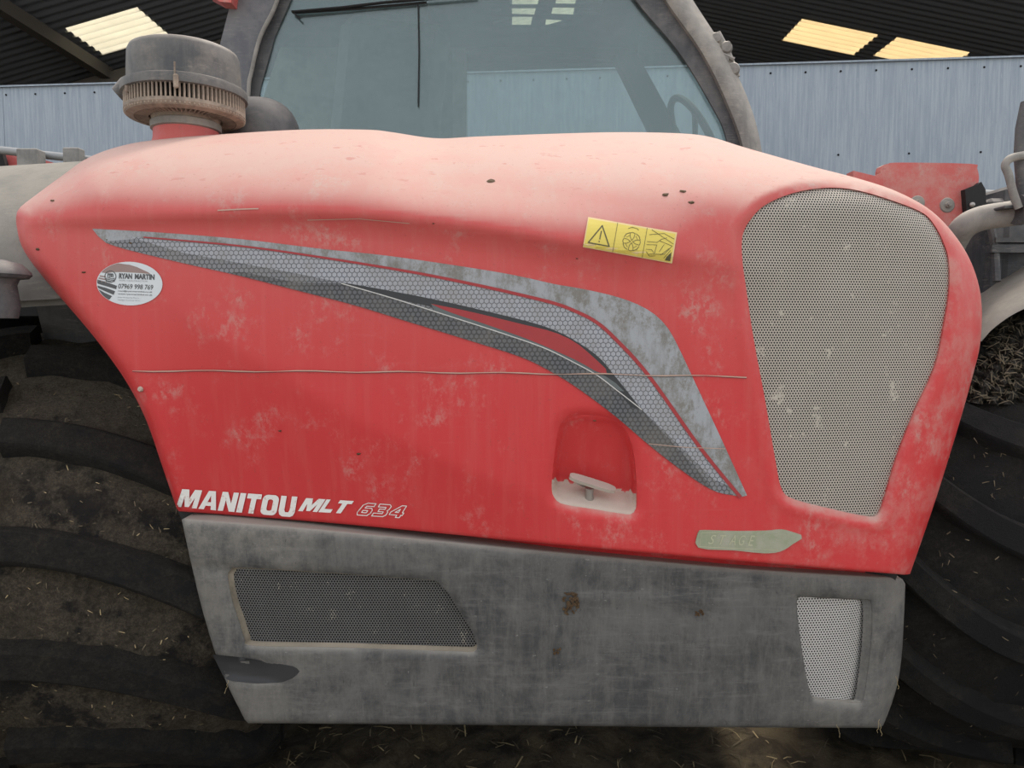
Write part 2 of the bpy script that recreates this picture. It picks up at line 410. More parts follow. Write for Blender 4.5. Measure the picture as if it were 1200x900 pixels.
M['hex_dark'] = mat_hex('decal_honeycomb_dark', (.115, .12, .13), (.045, .047, .05), .0098, .36, .4)
M['hex_mid'] = mat_hex('decal_honeycomb_mid', (.21, .22, .24), (.065, .068, .072), .0098, .40, .45)
M['decal_black'] = mat_simple('decal_black', (.04, .043, .046), .5)
M['decal_grey'] = mat_simple('decal_grey', (.13, .15, .15), .5)
M['decal_white'] = mat_simple('decal_white_line', (.62, .62, .60), .5)
M['decal_red'] = mat_simple('decal_red', (.40, .045, .05), .55)
def mat_white():
    n = N('worn_white_vinyl'); g = n.ramp(n.noise(60, 8, .8), .55, .63)
    return n.set(n.mix(n.math('MULTIPLY', g, .65), (.78, .77, .74), (.50, .30, .26)), .5, 0, .4)
M['white'] = mat_white()
M['yellow'] = mat_simple('yellow_vinyl', (.74, .60, .12), .5, 0, .08)
M['yellow_edge'] = mat_simple('pale_yellow_vinyl', (.80, .62, .30), .5, 0, .08)
M['ink'] = mat_simple('printed_ink', (.11, .10, .05), .6)
M['ink_grey'] = mat_simple('printed_grey_ink', (.10, .105, .11), .6)
M['ink_pale'] = mat_simple('faded_grey_ink', (.33, .34, .35), .6)
M['sticker'] = mat_simple('sticker_white', (.66, .70, .72), .5, 0, .08)
M['sticker_brown'] = mat_simple('sticker_faded_sky', (.34, .24, .22), .6)
M['badge'] = mat_plastic('badge_green_grey', (.27, .31, .20), (.36, .36, .28), (.40, .37, .30), .4, .7, 20)
M['badge_line'] = mat_simple('badge_pale_line', (.50, .50, .34), .6)
M['scratch'] = mat_simple('scratch_brown', (.40, .20, .15), .8)
M['scratch_pale'] = mat_simple('scratch_pale', (.55, .38, .30), .8)
M['mud_tyre'] = mat_mud('muddy_rubber', (.14, .115, .08), (.24, .20, .145), (.05, .04, .03), 13, .8, (.022, .022, .023))
M['mud_lug'] = mat_mud('scuffed_rubber', (.022, .022, .022), (.070, .060, .046), (.016, .016, .016), 9, .8, (.020, .021, .024))
M['mud_dark'] = mat_mud('shaded_muddy_rubber', (.016, .015, .014), (.035, .031, .026), (.01, .01, .01), 12, .5, (.016, .016, .017))  # tyre mud darkened in colour for the shade on the right tyre
M['mud_lug_dark'] = mat_mud('shaded_scuffed_rubber', (.014, .014, .014), (.036, .033, .028), (.01, .01, .01), 12, .5, (.013, .013, .014))  # lug rubber darkened in colour for the same shade
M['mud'] = mat_mud('yard_mud', (.045, .034, .022), (.13, .10, .062), (.02, .016, .011), 9, 1.0)
M['clod'] = mat_mud('mud_clod', (.20, .155, .10), (.34, .27, .18), (.09, .07, .045), 14, 1.0)
M['dung'] = mat_mud('dried_mud', (.20, .12, .06), (.30, .20, .11), (.08, .05, .03), 60, .6)
M['straw'] = mat_simple('straw', (.42, .33, .18), .8)
M['straw_dark'] = mat_simple('dirty_straw', (.16, .13, .085), .9)
M['wood'] = mat_plastic('weathered_wood', (.20, .195, .185), (.32, .31, .29), (.3, .3, .28), .2, .9, 14)
M['roof'] = mat_simple('dark_roof_sheet', (.30, .32, .36), .9)
M['timber'] = mat_simple('roof_timber', (.17, .155, .135), .9)
M['barn'] = mat_simple('barn_block', (.30, .30, .30), .9)
M['sun_shade'] = M['shade']
def mat_wall():
    n = N('galvanised_sheet'); a = n.noise(2.2, 6, .6)
    v = n.ramp(n.noise(26, 6, .75, stretch=(1.6, 1.6, .07)), .35, .68)
    w = n.ramp(n.noise(60, 4, .7, stretch=(1, 1, .14)), .60, .74)
    x, y, z = n.xyz()
    c = n.mix(a, (.21, .27, .34), (.30, .345, .39)); c = n.mix(n.math('MULTIPLY', v, .7), c, (.40, .45, .49))
    c = n.mix(n.math('MULTIPLY', w, .5), c, (.48, .51, .53))
    d = n.ramp(n.noise(70, 3, .6, stretch=(1, 1, .3)), .68, .75); c = n.mix(n.math('MULTIPLY', d, .4), c, (.10, .11, .12))
    n.bump(v, .08, .004); return n.set(c, .55, .25, .5)
M['wall'] = mat_wall()
def mat_skylight(name, c):
    n = N(name); k = n.noise(3, 6); col = n.mix(k, c, tuple(q*.82 for q in c))
    tr = n.t.nodes.new('ShaderNodeBsdfTranslucent'); n.put(tr.inputs[0], col); n.set(col, .6)
    mx = n.t.nodes.new('ShaderNodeMixShader'); mx.inputs[0].default_value = .78
    n.t.links.new(n.b.outputs[0], mx.inputs[1]); n.t.links.new(tr.outputs[0], mx.inputs[2]); n.t.links.new(mx.outputs[0], n.out.inputs[0]); return n.m
M['sky_white'] = mat_skylight('translucent_sheet_white', (.93, .90, .78))
M['sky_yellow'] = mat_skylight('translucent_sheet_yellow', (.95, .83, .60))
def mat_glass():
    n = N('dusty_cab_glass'); n.set(n.mix(n.noise(5, 5), (.17, .24, .26), (.24, .29, .29)), .8)
    tr = n.t.nodes.new('ShaderNodeBsdfTransparent'); tr.inputs[0].default_value = (.78, .88, .86, 1)
    gl = n.t.nodes.new('ShaderNodeBsdfGlossy'); gl.inputs['Roughness'].default_value = .08; gl.inputs[0].default_value = (.7, .8, .82, 1)
    m1 = n.t.nodes.new('ShaderNodeMixShader'); m2 = n.t.nodes.new('ShaderNodeMixShader')
    f = n.math('ADD', n.ramp(n.noise(4, 8, .7, stretch=(1, 1, .5)), .3, .75, .18, .36), n.ramp(n.noise(90, 3), .68, .76, 0, .2))
    n.t.links.new(f, m1.inputs[0]); n.t.links.new(tr.outputs[0], m1.inputs[1]); n.t.links.new(n.b.outputs[0], m1.inputs[2])
    m2.inputs[0].default_value = .09; n.t.links.new(m1.outputs[0], m2.inputs[1]); n.t.links.new(gl.outputs[0], m2.inputs[2])
    n.t.links.new(m2.outputs[0], n.out.inputs[0]); return n.m
M['glass'] = mat_glass()

# ================================================================== THE SETTING
# ground: muddy yard, dressed with relief near the machine
def ground_z(x, y):
    z = 0.012*np.sin(x*5.1+y*2.3)+0.010*np.sin(x*11.3-y*9.1)+0.008*np.sin(x*23+y*17)+.006*np.sin(x*37-y*29)
    near = np.exp(-((x)**2+(y-.8)**2)/9)
    return z*near
xs = np.concatenate([np.linspace(-40, -2.6, 14), np.linspace(-2.5, 2.5, 130), np.linspace(2.6, 40, 14)])
ys = np.concatenate([np.linspace(-25, -1.2, 12), np.linspace(-1.1, 3.0, 110), np.linspace(3.1, 30, 14)])
gx, gy = np.meshgrid(xs, ys); nx = len(xs)
V = np.stack([gx, gy, ground_z(gx, gy)+RNG.normal(0, .004, gx.shape)*(np.abs(gx) < 2.6)], -1).reshape(-1, 3)
Fq = [(j*nx+i, j*nx+i+1, (j+1)*nx+i+1, (j+1)*nx+i) for j in range(len(ys)-1) for i in range(nx-1)]
def mat_yard():
    n = N('yard_ground'); x, y, z = n.xyz(); e = n.math('ADD', y, n.math('MULTIPLY', n.noise(2, 6), .8)); k = n.ramp(e, -.5, .2)
    mud = n.mix(n.ramp(n.noise(9, 9, .7, dist=.6), .36, .64), (.05, .038, .025), (.14, .11, .068)); bounce = n.mix(n.noise(3, 8, .7), (.26, .25, .23), (.38, .36, .33))  # paler ground behind the camera, added to bounce light at the machine
    n.bump(n.noise(30, 10, .75), .8, .02); return n.set(n.mix(k, bounce, mud), .9, 0, .3)
FLOOR = tag(mesh_obj('floor', V, Fq, mat_yard()), 'muddy yard ground under and around the machine', kind='structure')

# sheeted wall behind the machine (6 m away, slightly turned)
A = P(0, 102, 4.84); B = P(1200, 68, 4.16); dirw = (B-A)[:2]/np.linalg.norm((B-A)[:2]); wz = (A[2]+B[2])/2
wall = MB()
wd = Vector((dirw[0], dirw[1], 0)); wnrm = Vector((dirw[1], -dirw[0], 0))      # towards the camera
def wp(s, z, o=0.0): return Vector((A[0], A[1], 0))+wd*s+Vector((0, 0, z))+wnrm*o
def rotw(): return Matrix(((wd.x, -wnrm.x, 0), (wd.y, -wnrm.y, 0), (0, 0, 1)))
s0, s1 = -6.0, 15.0
mid = (s0+s1)/2
wall.box(wp(mid, wz/2, -.07), (s1-s0, .06, wz-.02), rotw())
wo_ = wall.build('wall_back', M['barn']); tag(wo_, 'low sheeted front wall of the barn', kind='structure')
# sheets: slightly dished pans with a lapped edge, each one its own piece
def wall_sheet_mesh(w=1.02):
    prof = []; n = 26
    for i in range(n+1):
        t = i/n; x = t*w; y = .002*math.sin(t*2*math.pi*13) + (.002 if t > .985 else 0)
        prof.append((x, y))
    v = []
    for z in (0.0, wz): v += [(x, -y, z) for x, y in prof]
    v += [(x, -y+.004, z) for z in (0.0, wz) for x, y in prof]
    k = n+1; f = [(i, i+1, k+i+1, k+i) for i in range(n)]+[(2*k+i+1, 2*k+i, 3*k+i, 3*k+i+1) for i in range(n)]
    f += [(k+i, k+i+1, 3*k+i+1, 3*k+i) for i in range(n)]+[(0, k, 3*k, 2*k), (n, 2*k+n, 3*k+n, k+n)]
    me = bpy.data.meshes.new('wall_sheet'); me.from_pydata(v, [], f); me.update(); me.materials.append(M['wall']); return me
wsm = wall_sheet_mesh()
for i in range(21):
    o = link(bpy.data.objects.new('wall_sheet', wsm)); o.parent = wo_
    o.location = wp(s0+i*1.0, 0, .0)+wnrm*(.001*(i % 2)); o.rotation_euler = (0, 0, math.atan2(wd.y, wd.x))
sc = MB()
for i in range(int((s1-s0)/.25)):
    rows = (wz-.06,) if i % 2 else (wz-.06, wz-.66, wz-1.4, wz-2.2)
    for z in rows:
        sc.lathe([(0.0001, .008), (.004, .007), (.005, .003), (.008, .002), (.008, 0)], wp(s0+.05+i*.25, z, .002), 8, axis='Y')
tag(auto_smooth(sc.build('sheet_screws', M['shade'], wo_)), 'rows of dark fixing screws', kind='stuff')
tr_ = MB(); tr_.box(wp(mid, wz+.004, -.01), (s1-s0, .06, .012), rotw()); tr_.build('trim_1', M['wall'], wo_)

# barn roof: gable, ridge running away from the camera, corrugated sheets, three translucent panels + one over the cab line
RX, RZ, SLL, SLR = 1.2, 6.9, .28, .20
def roof_z(x): return RZ-(SLL*(RX-x) if x < RX else SLR*(x-RX))
def hit_roof(px, py, left):
    d = rays(px, py); s = SLL if left else -SLR      # z = RZ + s*(x-RX)
    t = (RZ+s*(0-RX)-CAM[2])/(d[2]-s*d[0]); return CAM+d*t
def sky_rect(pts, left):
    q = np.array([hit_roof(x, y, left) for x, y in pts]); return (q[:, 0].min(), q[:, 0].max(), q[:, 1].min(), q[:, 1].max())
qL = np.array([hit_roof(x, y, True) for x, y in ((70, 35), (165, 8), (130, 65), (190, 38))])
rL = (qL[[0, 2], 0].mean(), qL[[1, 3], 0].mean(), qL[:2, 1].mean(), qL[2:, 1].mean())
qR = np.array([hit_roof(x, y, False) for x, y in ((938, 23), (1029, 40), (917, 48), (1003, 63))])
rR = (qR[[0, 2], 0].mean(), qR[[1, 3], 0].mean(), qR[:2, 1].mean(), qR[2:, 1].mean())
qS = np.array([hit_roof(x, y, False) for x, y in ((1050, 44), (1132, 60), (1022, 67), (1110, 83))])
rS = (qS[[0, 2], 0].mean(), qS[[1, 3], 0].mean(), qS[:2, 1].mean(), qS[2:, 1].mean())
rC = (1.15+.1, 3.0, 12.3, 14.6)
qC = np.array([hit_roof(x, y, True) for x, y in ((578, -8), (708, -8), (590, 28), (700, 28))])
rC = (.0, 1.1, qC[2:, 1].mean()-2.6, qC[2:, 1].mean())
print('skylights', rL, rR, rS, rC)
PITCHC = .165
def corr_patch(mb, x0, x1, y0, y1, m=0, th=.008, lift=0.0, amp=.028):
    n = max(int((y1-y0)/PITCHC*8), 2); v = []
    for x in (x0, x1):
        for i in range(n+1):
            y = y0+(y1-y0)*i/n; v.append((x, y, roof_z(x)+amp*math.sin(2*math.pi*y/PITCHC)+lift))
    k = n+1; f = [(i, k+i, k+i+1, i+1) for i in range(n)]; top = [(a, b, c+th) for a, b, c in v]
    mb.add(v, f, m); mb.add(top, [q[::-1] for q in f], m)
holesR = {'L': [rL, rC], 'R': [rR, rS]}
roof = MB(); Y0R, Y1R, XL, XR = 5.2, 24.0, -11.0, 13.0
for sd_, x0, x1 in (('L', XL, RX), ('R', RX, XR)):
    xc = sorted({x0, x1}|{h[0] for h in holesR[sd_]}|{h[1] for h in holesR[sd_]}); yc = sorted({Y0R, Y1R}|{h[2] for h in holesR[sd_]}|{h[3] for h in holesR[sd_]})
    for a, b in zip(xc[:-1], xc[1:]):
        for c, d in zip(yc[:-1], yc[1:]):
            if any(h[0]-1e-6 <= a and b <= h[1]+1e-6 and h[2]-1e-6 <= c and d <= h[3]+1e-6 for h in holesR[sd_]): continue
            corr_patch(roof, a, b, c, d, amp=.006)
ro = roof.build('ceiling', M['roof'], None, True); tag(ro, 'dark corrugated underside of the barn roof', kind='structure')
for i, (r, mt, lb) in enumerate(((rL, 'sky_white', 'whitish translucent corrugated roof light at top left'),
                                 (rR, 'sky_yellow', 'yellow translucent roof light nearer the cab, upper right'),
                                 (rS, 'sky_yellow', 'yellow translucent roof light cut off by the wall top, far right'),
                                 (rC, 'sky_white', 'pale barred roof light seen through the cab glass'))):
    mb = MB(); e = .03
    if r is rC:                                            # barred: laths cross this one
        corr_patch(mb, r[0]-e, r[1]+e, r[2]-e, r[3]+e, lift=.02)
    else: corr_patch(mb, r[0]-e, r[1]+e, r[2]-e, r[3]+e, lift=.012)
    w = mb.build('window_%d' % (i+1), M[mt], None, True); tag(w, lb, kind='structure')
mb = MB()
for y in (rL[3]+.35,):                           # laths under the sheets, running up the slope
    for x0, x1 in ((XL, RX),):
        a = Vector((x0, y, roof_z(x0)-.20)); b = Vector((x1, y, roof_z(x1)-.20)); c = (a+b)/2; ang = math.atan2(b.z-a.z, b.x-a.x)
        mb.box(c, ((b-a).length, .09, .16), Matrix.Rotation(-ang, 3, 'Y'))
tag(mb.build('rafter', M['timber'], ro), None, kind='stuff')
mb = MB()
for x in ():
    if rR[0]-.05 < x < rR[1]+.05 or rS[0]-.05 < x < rS[1]+.05 or rL[0]-.02 < x < rL[1]+.02: continue
    mb.box((x, 14.6, roof_z(x)-.075), (.07, 18.8, .10))
mb.box((rL[0]-.12, 14.6, roof_z(rL[0]-.12)-.12), (.14, 18.8, .16))
tag(mb.build('purlin', M['timber'], ro), None, kind='stuff')
for k, (nm, c, d) in enumerate((('wall_left', (XL-.1, 14.4, 2.0), (.2, 19, 4.0)), ('wall_right', (XR+.1, 14.4, 2.3), (.2, 19, 4.6)),
                                ('wall_rear', (1, 24.1, 3.6), (24.4, .2, 7.2)))):
    mb = MB(); mb.box(c, d); tag(mb.build(nm, M['barn']), 'dark %s wall inside the barn' % nm.split('_')[1], kind='structure')

# ================================================================== TELEHANDLER
TH = thing('telehandler', 'dusty red farm telehandler with grey lower side panel and cab, filling the picture', 'vehicle', (0, .9, 0))

# ---- bonnet surface: outline in picture measure, real depth from a profile rolled over the shoulder
TOPR = [(19, 262, 14, .03), (21, 246, 22, .05), (40, 230, 34, .09), (70, 208, 52, .15), (105, 184, 70, .22), (150, 169, 84, .29), (200, 162, 92, .33), (250, 158, 95, .36),
        (350, 152, 98, .38), (430, 152, 102, .39), (460, 155, 105, .39), (510, 162, 112, .39), (560, 160, 120, .40), (640, 157, 128, .42), (720, 155, 132, .44),
        (790, 156, 128, .43), (830, 160, 116, .39), (870, 172, 100, .33), (905, 182, 82, .26), (955, 196, 58, .18), (1005, 209, 42, .12), (1050, 224, 38, .09),
        (1090, 246, 38, .08), (1120, 277, 40, .075), (1140, 312, 42, .075), (1150, 352, 44, .075), (1149, 400, 42, .07), (1140, 440, 40, .065), (1120, 510, 36, .06),
        (1095, 590, 32, .05), (1066, 674, 26, .04)]
LEFT = [(19, 262), (24, 285), (36, 306), (60, 336), (98, 380), (128, 418), (152, 454), (172, 494), (190, 546), (208, 599)]
BOT = [(208, 599), (400, 614), (640, 637), (860, 657), (1066, 674)]
tr = spline([(a, b) for a, b, c, d in TOPR], 6); lf = spline(LEFT, 6); bt = spline(BOT, 6)
kk = np.arange(len(TOPR))*6.0; Wk = [c for a, b, c, d in TOPR]; Ak = [d for a, b, c, d in TOPR]
trc = tr
CR = ([20, 110, 230, 350, 480, 600, 700, 800, 900, 1200], [262, 258, 252, 249, 256, 272, 289, 302, 318, 330])
def hood_depth(x, y, feat=True):
    x = np.asarray(x, float); y = np.asarray(y, float)
    base = interp(x, [0, 60, 200, 450, 700, 880, 1000, 1100, 1160], [.075, .05, .015, -.005, -.01, -.005, .02, .06, .095])
    d, a = polydist(trc, x, y); W = np.interp(a, kk, Wk); A_ = np.interp(a, kk, Ak)
    t = np.clip(1-d/W, 0, .9999); roll = A_*(1-np.sqrt(1-t*t))
    d2, _ = polydist(lf, x, y); t2 = np.clip(1-d2/13, 0, .999); roll2 = .05*(1-np.sqrt(1-t2*t2))
    d3, _ = polydist(bt, x, y); t3 = np.clip(1-d3/4, 0, .999); roll3 = .006*(1-np.sqrt(1-t3*t3))
    cy = interp(x, *CR); bw = interp(x, [20, 100, 250, 400, 550, 700, 800, 900], [10, 16, 24, 30, 36, 42, 46, 50])
    amp = interp(x, [20, 60, 150, 300, 600, 760, 850, 920], [0, .006, .013, .022, .028, .022, .010, .0])
    tq = np.clip((y-cy)/bw, 0, 1); step = -amp*(1-tq*(2-tq))
    step += amp*.75*sstep(0, 1, (cy-y)/60)                   # shoulder leans back above the crease
    fl = interp(x, [0, 180, 250, 330, 400, 480, 560, 700, 900], [200, 345, 392, 440, 482, 522, 556, 600, 660])
    q = (y-fl)*.00166; fold = .2*(np.sqrt(q*q+.006**2)+q)/2*sstep(150, 260, x)*(1-sstep(560, 720, x))
    return base+roll+roll2+roll3+step+fold
OUT = np.vstack([tr[:-1], bt[::-1][:-1], lf[::-1][:-1]])
GR = [(870, 277), (879, 258), (897, 240), (930, 226), (967, 220), (1000, 222), (1037, 232), (1079, 248), (1094, 262), (1105, 282), (1112, 305), (1112.5, 340), (1107, 377), (1096, 429),
      (1072, 482), (1051, 536), (1037, 583), (1029, 603), (1014, 605), (972, 596), (930, 585), (916, 573), (909, 541), (897, 471), (883, 396), (874, 335), (870, 305)]
PK = [(649, 540), (653, 510), (657, 497), (667, 489), (684, 486), (707, 488), (722, 492), (732, 502), (740, 521), (744, 542), (746, 568), (746.5, 592), (741, 602), (729, 602), (698, 597),
      (661, 591), (650, 584), (646.5, 571)]
gr = spline(GR, 4, True); pk = spline(PK, 4, True)
def grow(poly, d):
    c = resample(poly, 3)[:, :2]; tn = np.roll(c, -1, 0)-np.roll(c, 1, 0); tn /= np.linalg.norm(tn, axis=1)[:, None]
    area = np.sum(c[:, 0]*np.roll(c[:, 1], -1)-np.roll(c[:, 0], -1)*c[:, 1]); nrm = np.stack([tn[:, 1], -tn[:, 0]], -1)*(1 if area > 0 else -1)
    return c+nrm*d
def hood_full(x, y):                                          # rounded lips round the grille and the pocket
    D = hood_depth(x, y)
    dg, _ = polydist(gr, x, y, True); D = D+.010*np.exp(-(dg/4.0)**2)-.004*np.exp(-((dg-11)/5.0)**2)
    dp, _ = polydist(pk, x, y, True); D = D+.008*np.exp(-(dp/3.5)**2)
    return D
mb = sheet(OUT, [gr, pk], hood_full, 7, rings=(.4, 1.2, 2.6, 4.5), hwall=.014)
# the bonnet goes on behind its visible edge: top deck, ends and inner returns
lp = resample(OUT, 7)[:, :2]; D0 = hood_full(lp[:, 0], lp[:, 1]); E0 = P(lp[:, 0], lp[:, 1], D0)
dt, at_ = polydist(tr, lp[:, 0], lp[:, 1]); kA = np.where(dt < 1.5, np.interp(at_, kk, Ak), .04)/.38; kA = np.clip(kA, .1, 1.2)
ring = [E0]
for (dy, dz) in ((.10, .014), (.28, .010), (.42, -.05), (.46, -.25)):
    E = E0.copy(); E[:, 1] += dy*kA+.01; E[:, 2] += dz*kA; E[:, 0] *= (1-.01*dy/.1*0); ring.append(E)
n = len(lp); Vb = np.vstack(ring); area = np.sum(lp[:, 0]*np.roll(lp[:, 1], -1)-np.roll(lp[:, 0], -1)*lp[:, 1])
q = [(r*n+k, r*n+(k+1) % n, (r+1)*n+(k+1) % n, (r+1)*n+k) for r in range(len(ring)-1) for k in range(n)]
if area < 0: q = [t[::-1] for t in q]
mb.add(Vb, q)
BON = mesh_obj('bonnet', mb.v, mb.f, M['red'], TH, True); tag(BON, 'dusty red bonnet, its shoulder tinted cream for dust and sky light')
# flat graphics laid on the bonnet
def lay(mb, outer, off, m=0, step=12, holes=(), fn=hood_depth):
    sheet(outer, list(holes), fn, step, off=-off, mb=mb, m=m)
def strip(pl, w):
    pl = np.asarray(pl, float); tn = np.gradient(pl, axis=0); tn /= np.linalg.norm(tn, axis=1)[:, None]; nr = np.stack([-tn[:, 1], tn[:, 0]], -1)
    w = np.asarray(w if np.ndim(w) else [w]*len(pl))[:, None]/2
    return np.vstack([pl+nr*w, (pl-nr*w)[::-1]])
def laystrip(mb, pl, w, off, m=0, fn=hood_depth):
    if len(pl) < 40:
        pl = resample(pl, 6, False)
        if np.ndim(w): w = np.interp(np.linspace(0, 1, len(pl)), np.linspace(0, 1, len(w)), w)
    else: pl = np.asarray(pl)
    s = strip(pl, w); n = len(pl); D = fn(s[:, 0], s[:, 1])-off; V = P(s[:, 0], s[:, 1], D)
    mb.add(V, [(i, i+1, 2*n-2-i, 2*n-1-i) for i in range(n-1)], m)

mb = sheet(grow(gr, .6), [], lambda x, y: hood_depth(x, y)+.016, 9)
tag(mesh_obj('grille', mb.v, mb.f, M['mesh_big'], BON, True), 'dusty perforated steel air grille with pale specks')
mb = sheet(grow(gr, 6), [], lambda x, y: hood_depth(x, y)+.055, 14); mesh_obj('grille_backing', mb.v, mb.f, M['shade'], BON, True)  # black sheet added behind the grille so its holes read dark
# latch pocket: back wall sinks towards a dusty shelf
def pocket(x, y):
    D = hood_depth(x, y)+.008; yb = 588+(x-650)*.14; ys_ = 560+(x-650)*.16; d, _ = polydist(pk, x, y, True)
    v = np.clip((y-487)/(ys_-487), 0, 1); back = .055*v**.8
    sh = np.clip((yb-y)/(yb-ys_)+.1, 0, 1); dep = np.where(y < ys_, back, .055*sh)
    return D+dep*np.clip(d/7, 0, 1)**.7
mb = sheet(grow(pk, .8), [], pocket, 3.2)
c = [np.mean([mb.v[i][2] for i in f]) for f in mb.f]; v2, f2, _ = triangulate(grow(pk, .8), [], 3.2)
mi = []
for f in f2:
    cx, cy = v2[f].mean(0); mi.append(1 if cy > 562+(cx-650)*.16+2.5*math.sin(cx*.5) else 0)
o = mesh_obj('latch_pocket', mb.v, mb.f, [M['red'], M['dustfloor']], BON, True, mi); tag(o, 'recessed latch pocket with a dusty shelf')
yl = .012
mb = MB()
a, b = PV(667, 558, yl), PV(721, 575, yl+.004); ax = (b-a).normalized(); mid_ = (a+b)/2; L = (b-a).length
pts = []
nn = 20; upv = Vector((0, -.45, .9)).normalized(); upv = (upv-ax*upv.dot(ax)).normalized(); th = ax.cross(upv)
for s_ in (1, -1):
    for k in range(nn):
        an = 2*math.pi*k/nn; ex = math.copysign(abs(math.cos(an))**.55, math.cos(an)); ey = math.copysign(abs(math.sin(an))**.55, math.sin(an))
        pts.append(mid_+ax*ex*L/2+th*ey*.011+upv*s_*.0045*(1 if s_ > 0 else .6))
fs = [tuple(range(nn))[::-1], tuple(nn+k for k in range(nn))]+[(k, (k+1) % nn, nn+(k+1) % nn, nn+k) for k in range(nn)]
mb.add(pts, fs)
o = auto_smooth(mb.build('latch_lever', M['lever'], BON)); tag(o, 'pale metal lever of the bonnet latch')
mb = MB(); p0 = PV(691, 571, yl+.006); p1 = p0+Vector((0, .012, -.035))
mb.tube([p0, p0+(p1-p0)*.5, p1], [.009, .008, .013], 14); mb.lathe([(.001, .0), (.016, .0), (.017, -.004), (.012, -.008), (.001, -.009)], p1, 16)
mb.tube([PV(674, 562, .02), PV(682, 567, .03), PV(690, 570, .04)], .005, 8)
auto_smooth(mb.build('latch_shaft', M['steel'], BON))

# ---- swoosh decal
top = [(108, 268), (180, 272), (280, 280), (380, 292), (440, 298), (500, 306), (575, 317.5), (615, 325), (650, 333), (680, 338), (720, 347), (748, 357), (768, 369), (780, 381), (788, 393), (800, 417), (820, 460), (848, 520), (877, 584)]
rl = [(168, 278), (280, 288), (380, 302), (475, 317.5), (525, 327), (575, 337.5), (612, 346), (650, 355.5), (675, 365), (698, 377), (720, 396), (760, 440), (820, 524), (868, 583)]
lo = [(863, 581), (836, 575), (800, 552), (760, 521), (720, 487), (680, 457), (650, 438), (612, 419), (550, 399), (475, 376), (413, 357), (347, 340), (280, 323), (213, 308), (147, 292), (120, 283)]
topS = spline(top, 6); rlS = spline(rl, 6); loS = spline(lo, 6)
mb = MB(); lay(mb, np.vstack([topS, loS]), .0012, 0)
hexlo = [(752, 480), (720, 440), (700, 417), (670, 397), (645, 385), (612, 375), (550, 360), (495, 348), (425, 335), (400, 331)]
wl = [(400, 332), (462, 350), (525, 370), (587, 390), (637, 407.5), (675, 426), (700, 440), (720, 455), (752, 480)]
hl = spline(hexlo, 6); wlS = spline(wl, 6); low_left = [(p[0], p[1]) for p in loS if p[0] < 840]
below = strip(rlS, 3.0)[:len(rlS)]                            # lower side of the red pinstripe
if below[len(below)//2][1] < rlS[len(rlS)//2][1]: below = strip(rlS, 3.0)[::-1][:len(rlS)]
lay(mb, np.vstack([below[:-3], [(858, 579)], loS[1:]]), .0016, 1, 9)                  # mid honeycomb, whole lower band
# bright honeycomb upper band
m1 = [(150, 279)]
rb = [p for p in below if 168 < p[0] < 856]
loM = [(836, 562), (800, 526), (752, 480)]
lay(mb, np.vstack([[(150, 277)], rb, loM, hl[1:], [(345, 320), (280, 308), (213, 296)]]), .0020, 2, 9)
# dark lower band
lay(mb, np.vstack([wlS, [(775, 505), (800, 532), (822, 556), (836, 574)], [p for p in loS if 260 < p[0] < 835], [(280, 318), (347, 331)]]), .0024, 3, 9)
# black shading under the upper band, grey wedge, red lens, white line
bk = np.vstack([hl[::-1], [(740, 478), (716, 449), (696, 427), (668, 406), (643, 393), (612, 384), (550, 370), (500, 358), (440, 345)]])
lay(mb, bk, .0027, 4, 14)
lens_up = spline([(505, 356), (550, 365), (612, 380), (648, 389), (674, 401), (697, 420), (716, 438)], 5)
lens_lo = spline([(716, 440), (700, 436), (675, 422), (625, 400), (575, 382), (525, 365), (505, 356)], 5)
wed = np.vstack([[(440, 343)], lens_up[:1], lens_lo[::-1], [(722, 452), (735, 465)], wlS[::-1][8:]])
gw = np.vstack([spline([(505, 356), (525, 365), (575, 382), (625, 400), (675, 422), (700, 436), (718, 446), (735, 462)], 4), wlS[::-1][6:-10]])
lay(mb, gw, .0029, 5, 14)
lay(mb, np.vstack([lens_up, lens_lo[1:]]), .0032, 6, 14)
laystrip(mb, spline(wl, 6), 1.2, .0036, 7)
laystrip(mb, rlS, np.interp(np.linspace(0, 1, len(rlS)), [0, .3, .8, 1], [1.6, 3.4, 4.4, 4.2]), .0036, 6)
o = mesh_obj('stripe_decal', mb.v, mb.f, [M['silver'], M['hex_mid'], M['hex_light'], M['hex_dark'], M['decal_black'], M['decal_grey'], M['decal_red'], M['decal_white']], BON, True, mb.m)
tag(o, 'silver and honeycomb swoosh decal with red pinstripe')
# long scratch right across the bonnet side
mb = MB(); sc_ = [(155+i*24, 434.5+.8*math.sin(i*1.3)+(i/30)**2*7.0) for i in range(31)]
laystrip(mb, np.array(sc_), np.array([.5+.9*abs(math.sin(i*.9)) for i in range(31)]), .004, 0)
laystrip(mb, np.array(sc_)+[0, 1.2], .5, .004, 1)
laystrip(mb, np.array([(760, 520), (800, 524), (850, 526)]), .8, .0042, 0); laystrip(mb, np.array([(255, 246.5), (285, 245), (303, 244.5)]), 1.4, .002, 0)
laystrip(mb, np.array([(360, 258), (420, 256.5), (480, 262)]), .8, .002, 0)
tag(mesh_obj('scratch', mb.v, mb.f, [M['scratch_pale'], M['decal_black']], BON, False, mb.m), 'long thin scratch across the bonnet side')

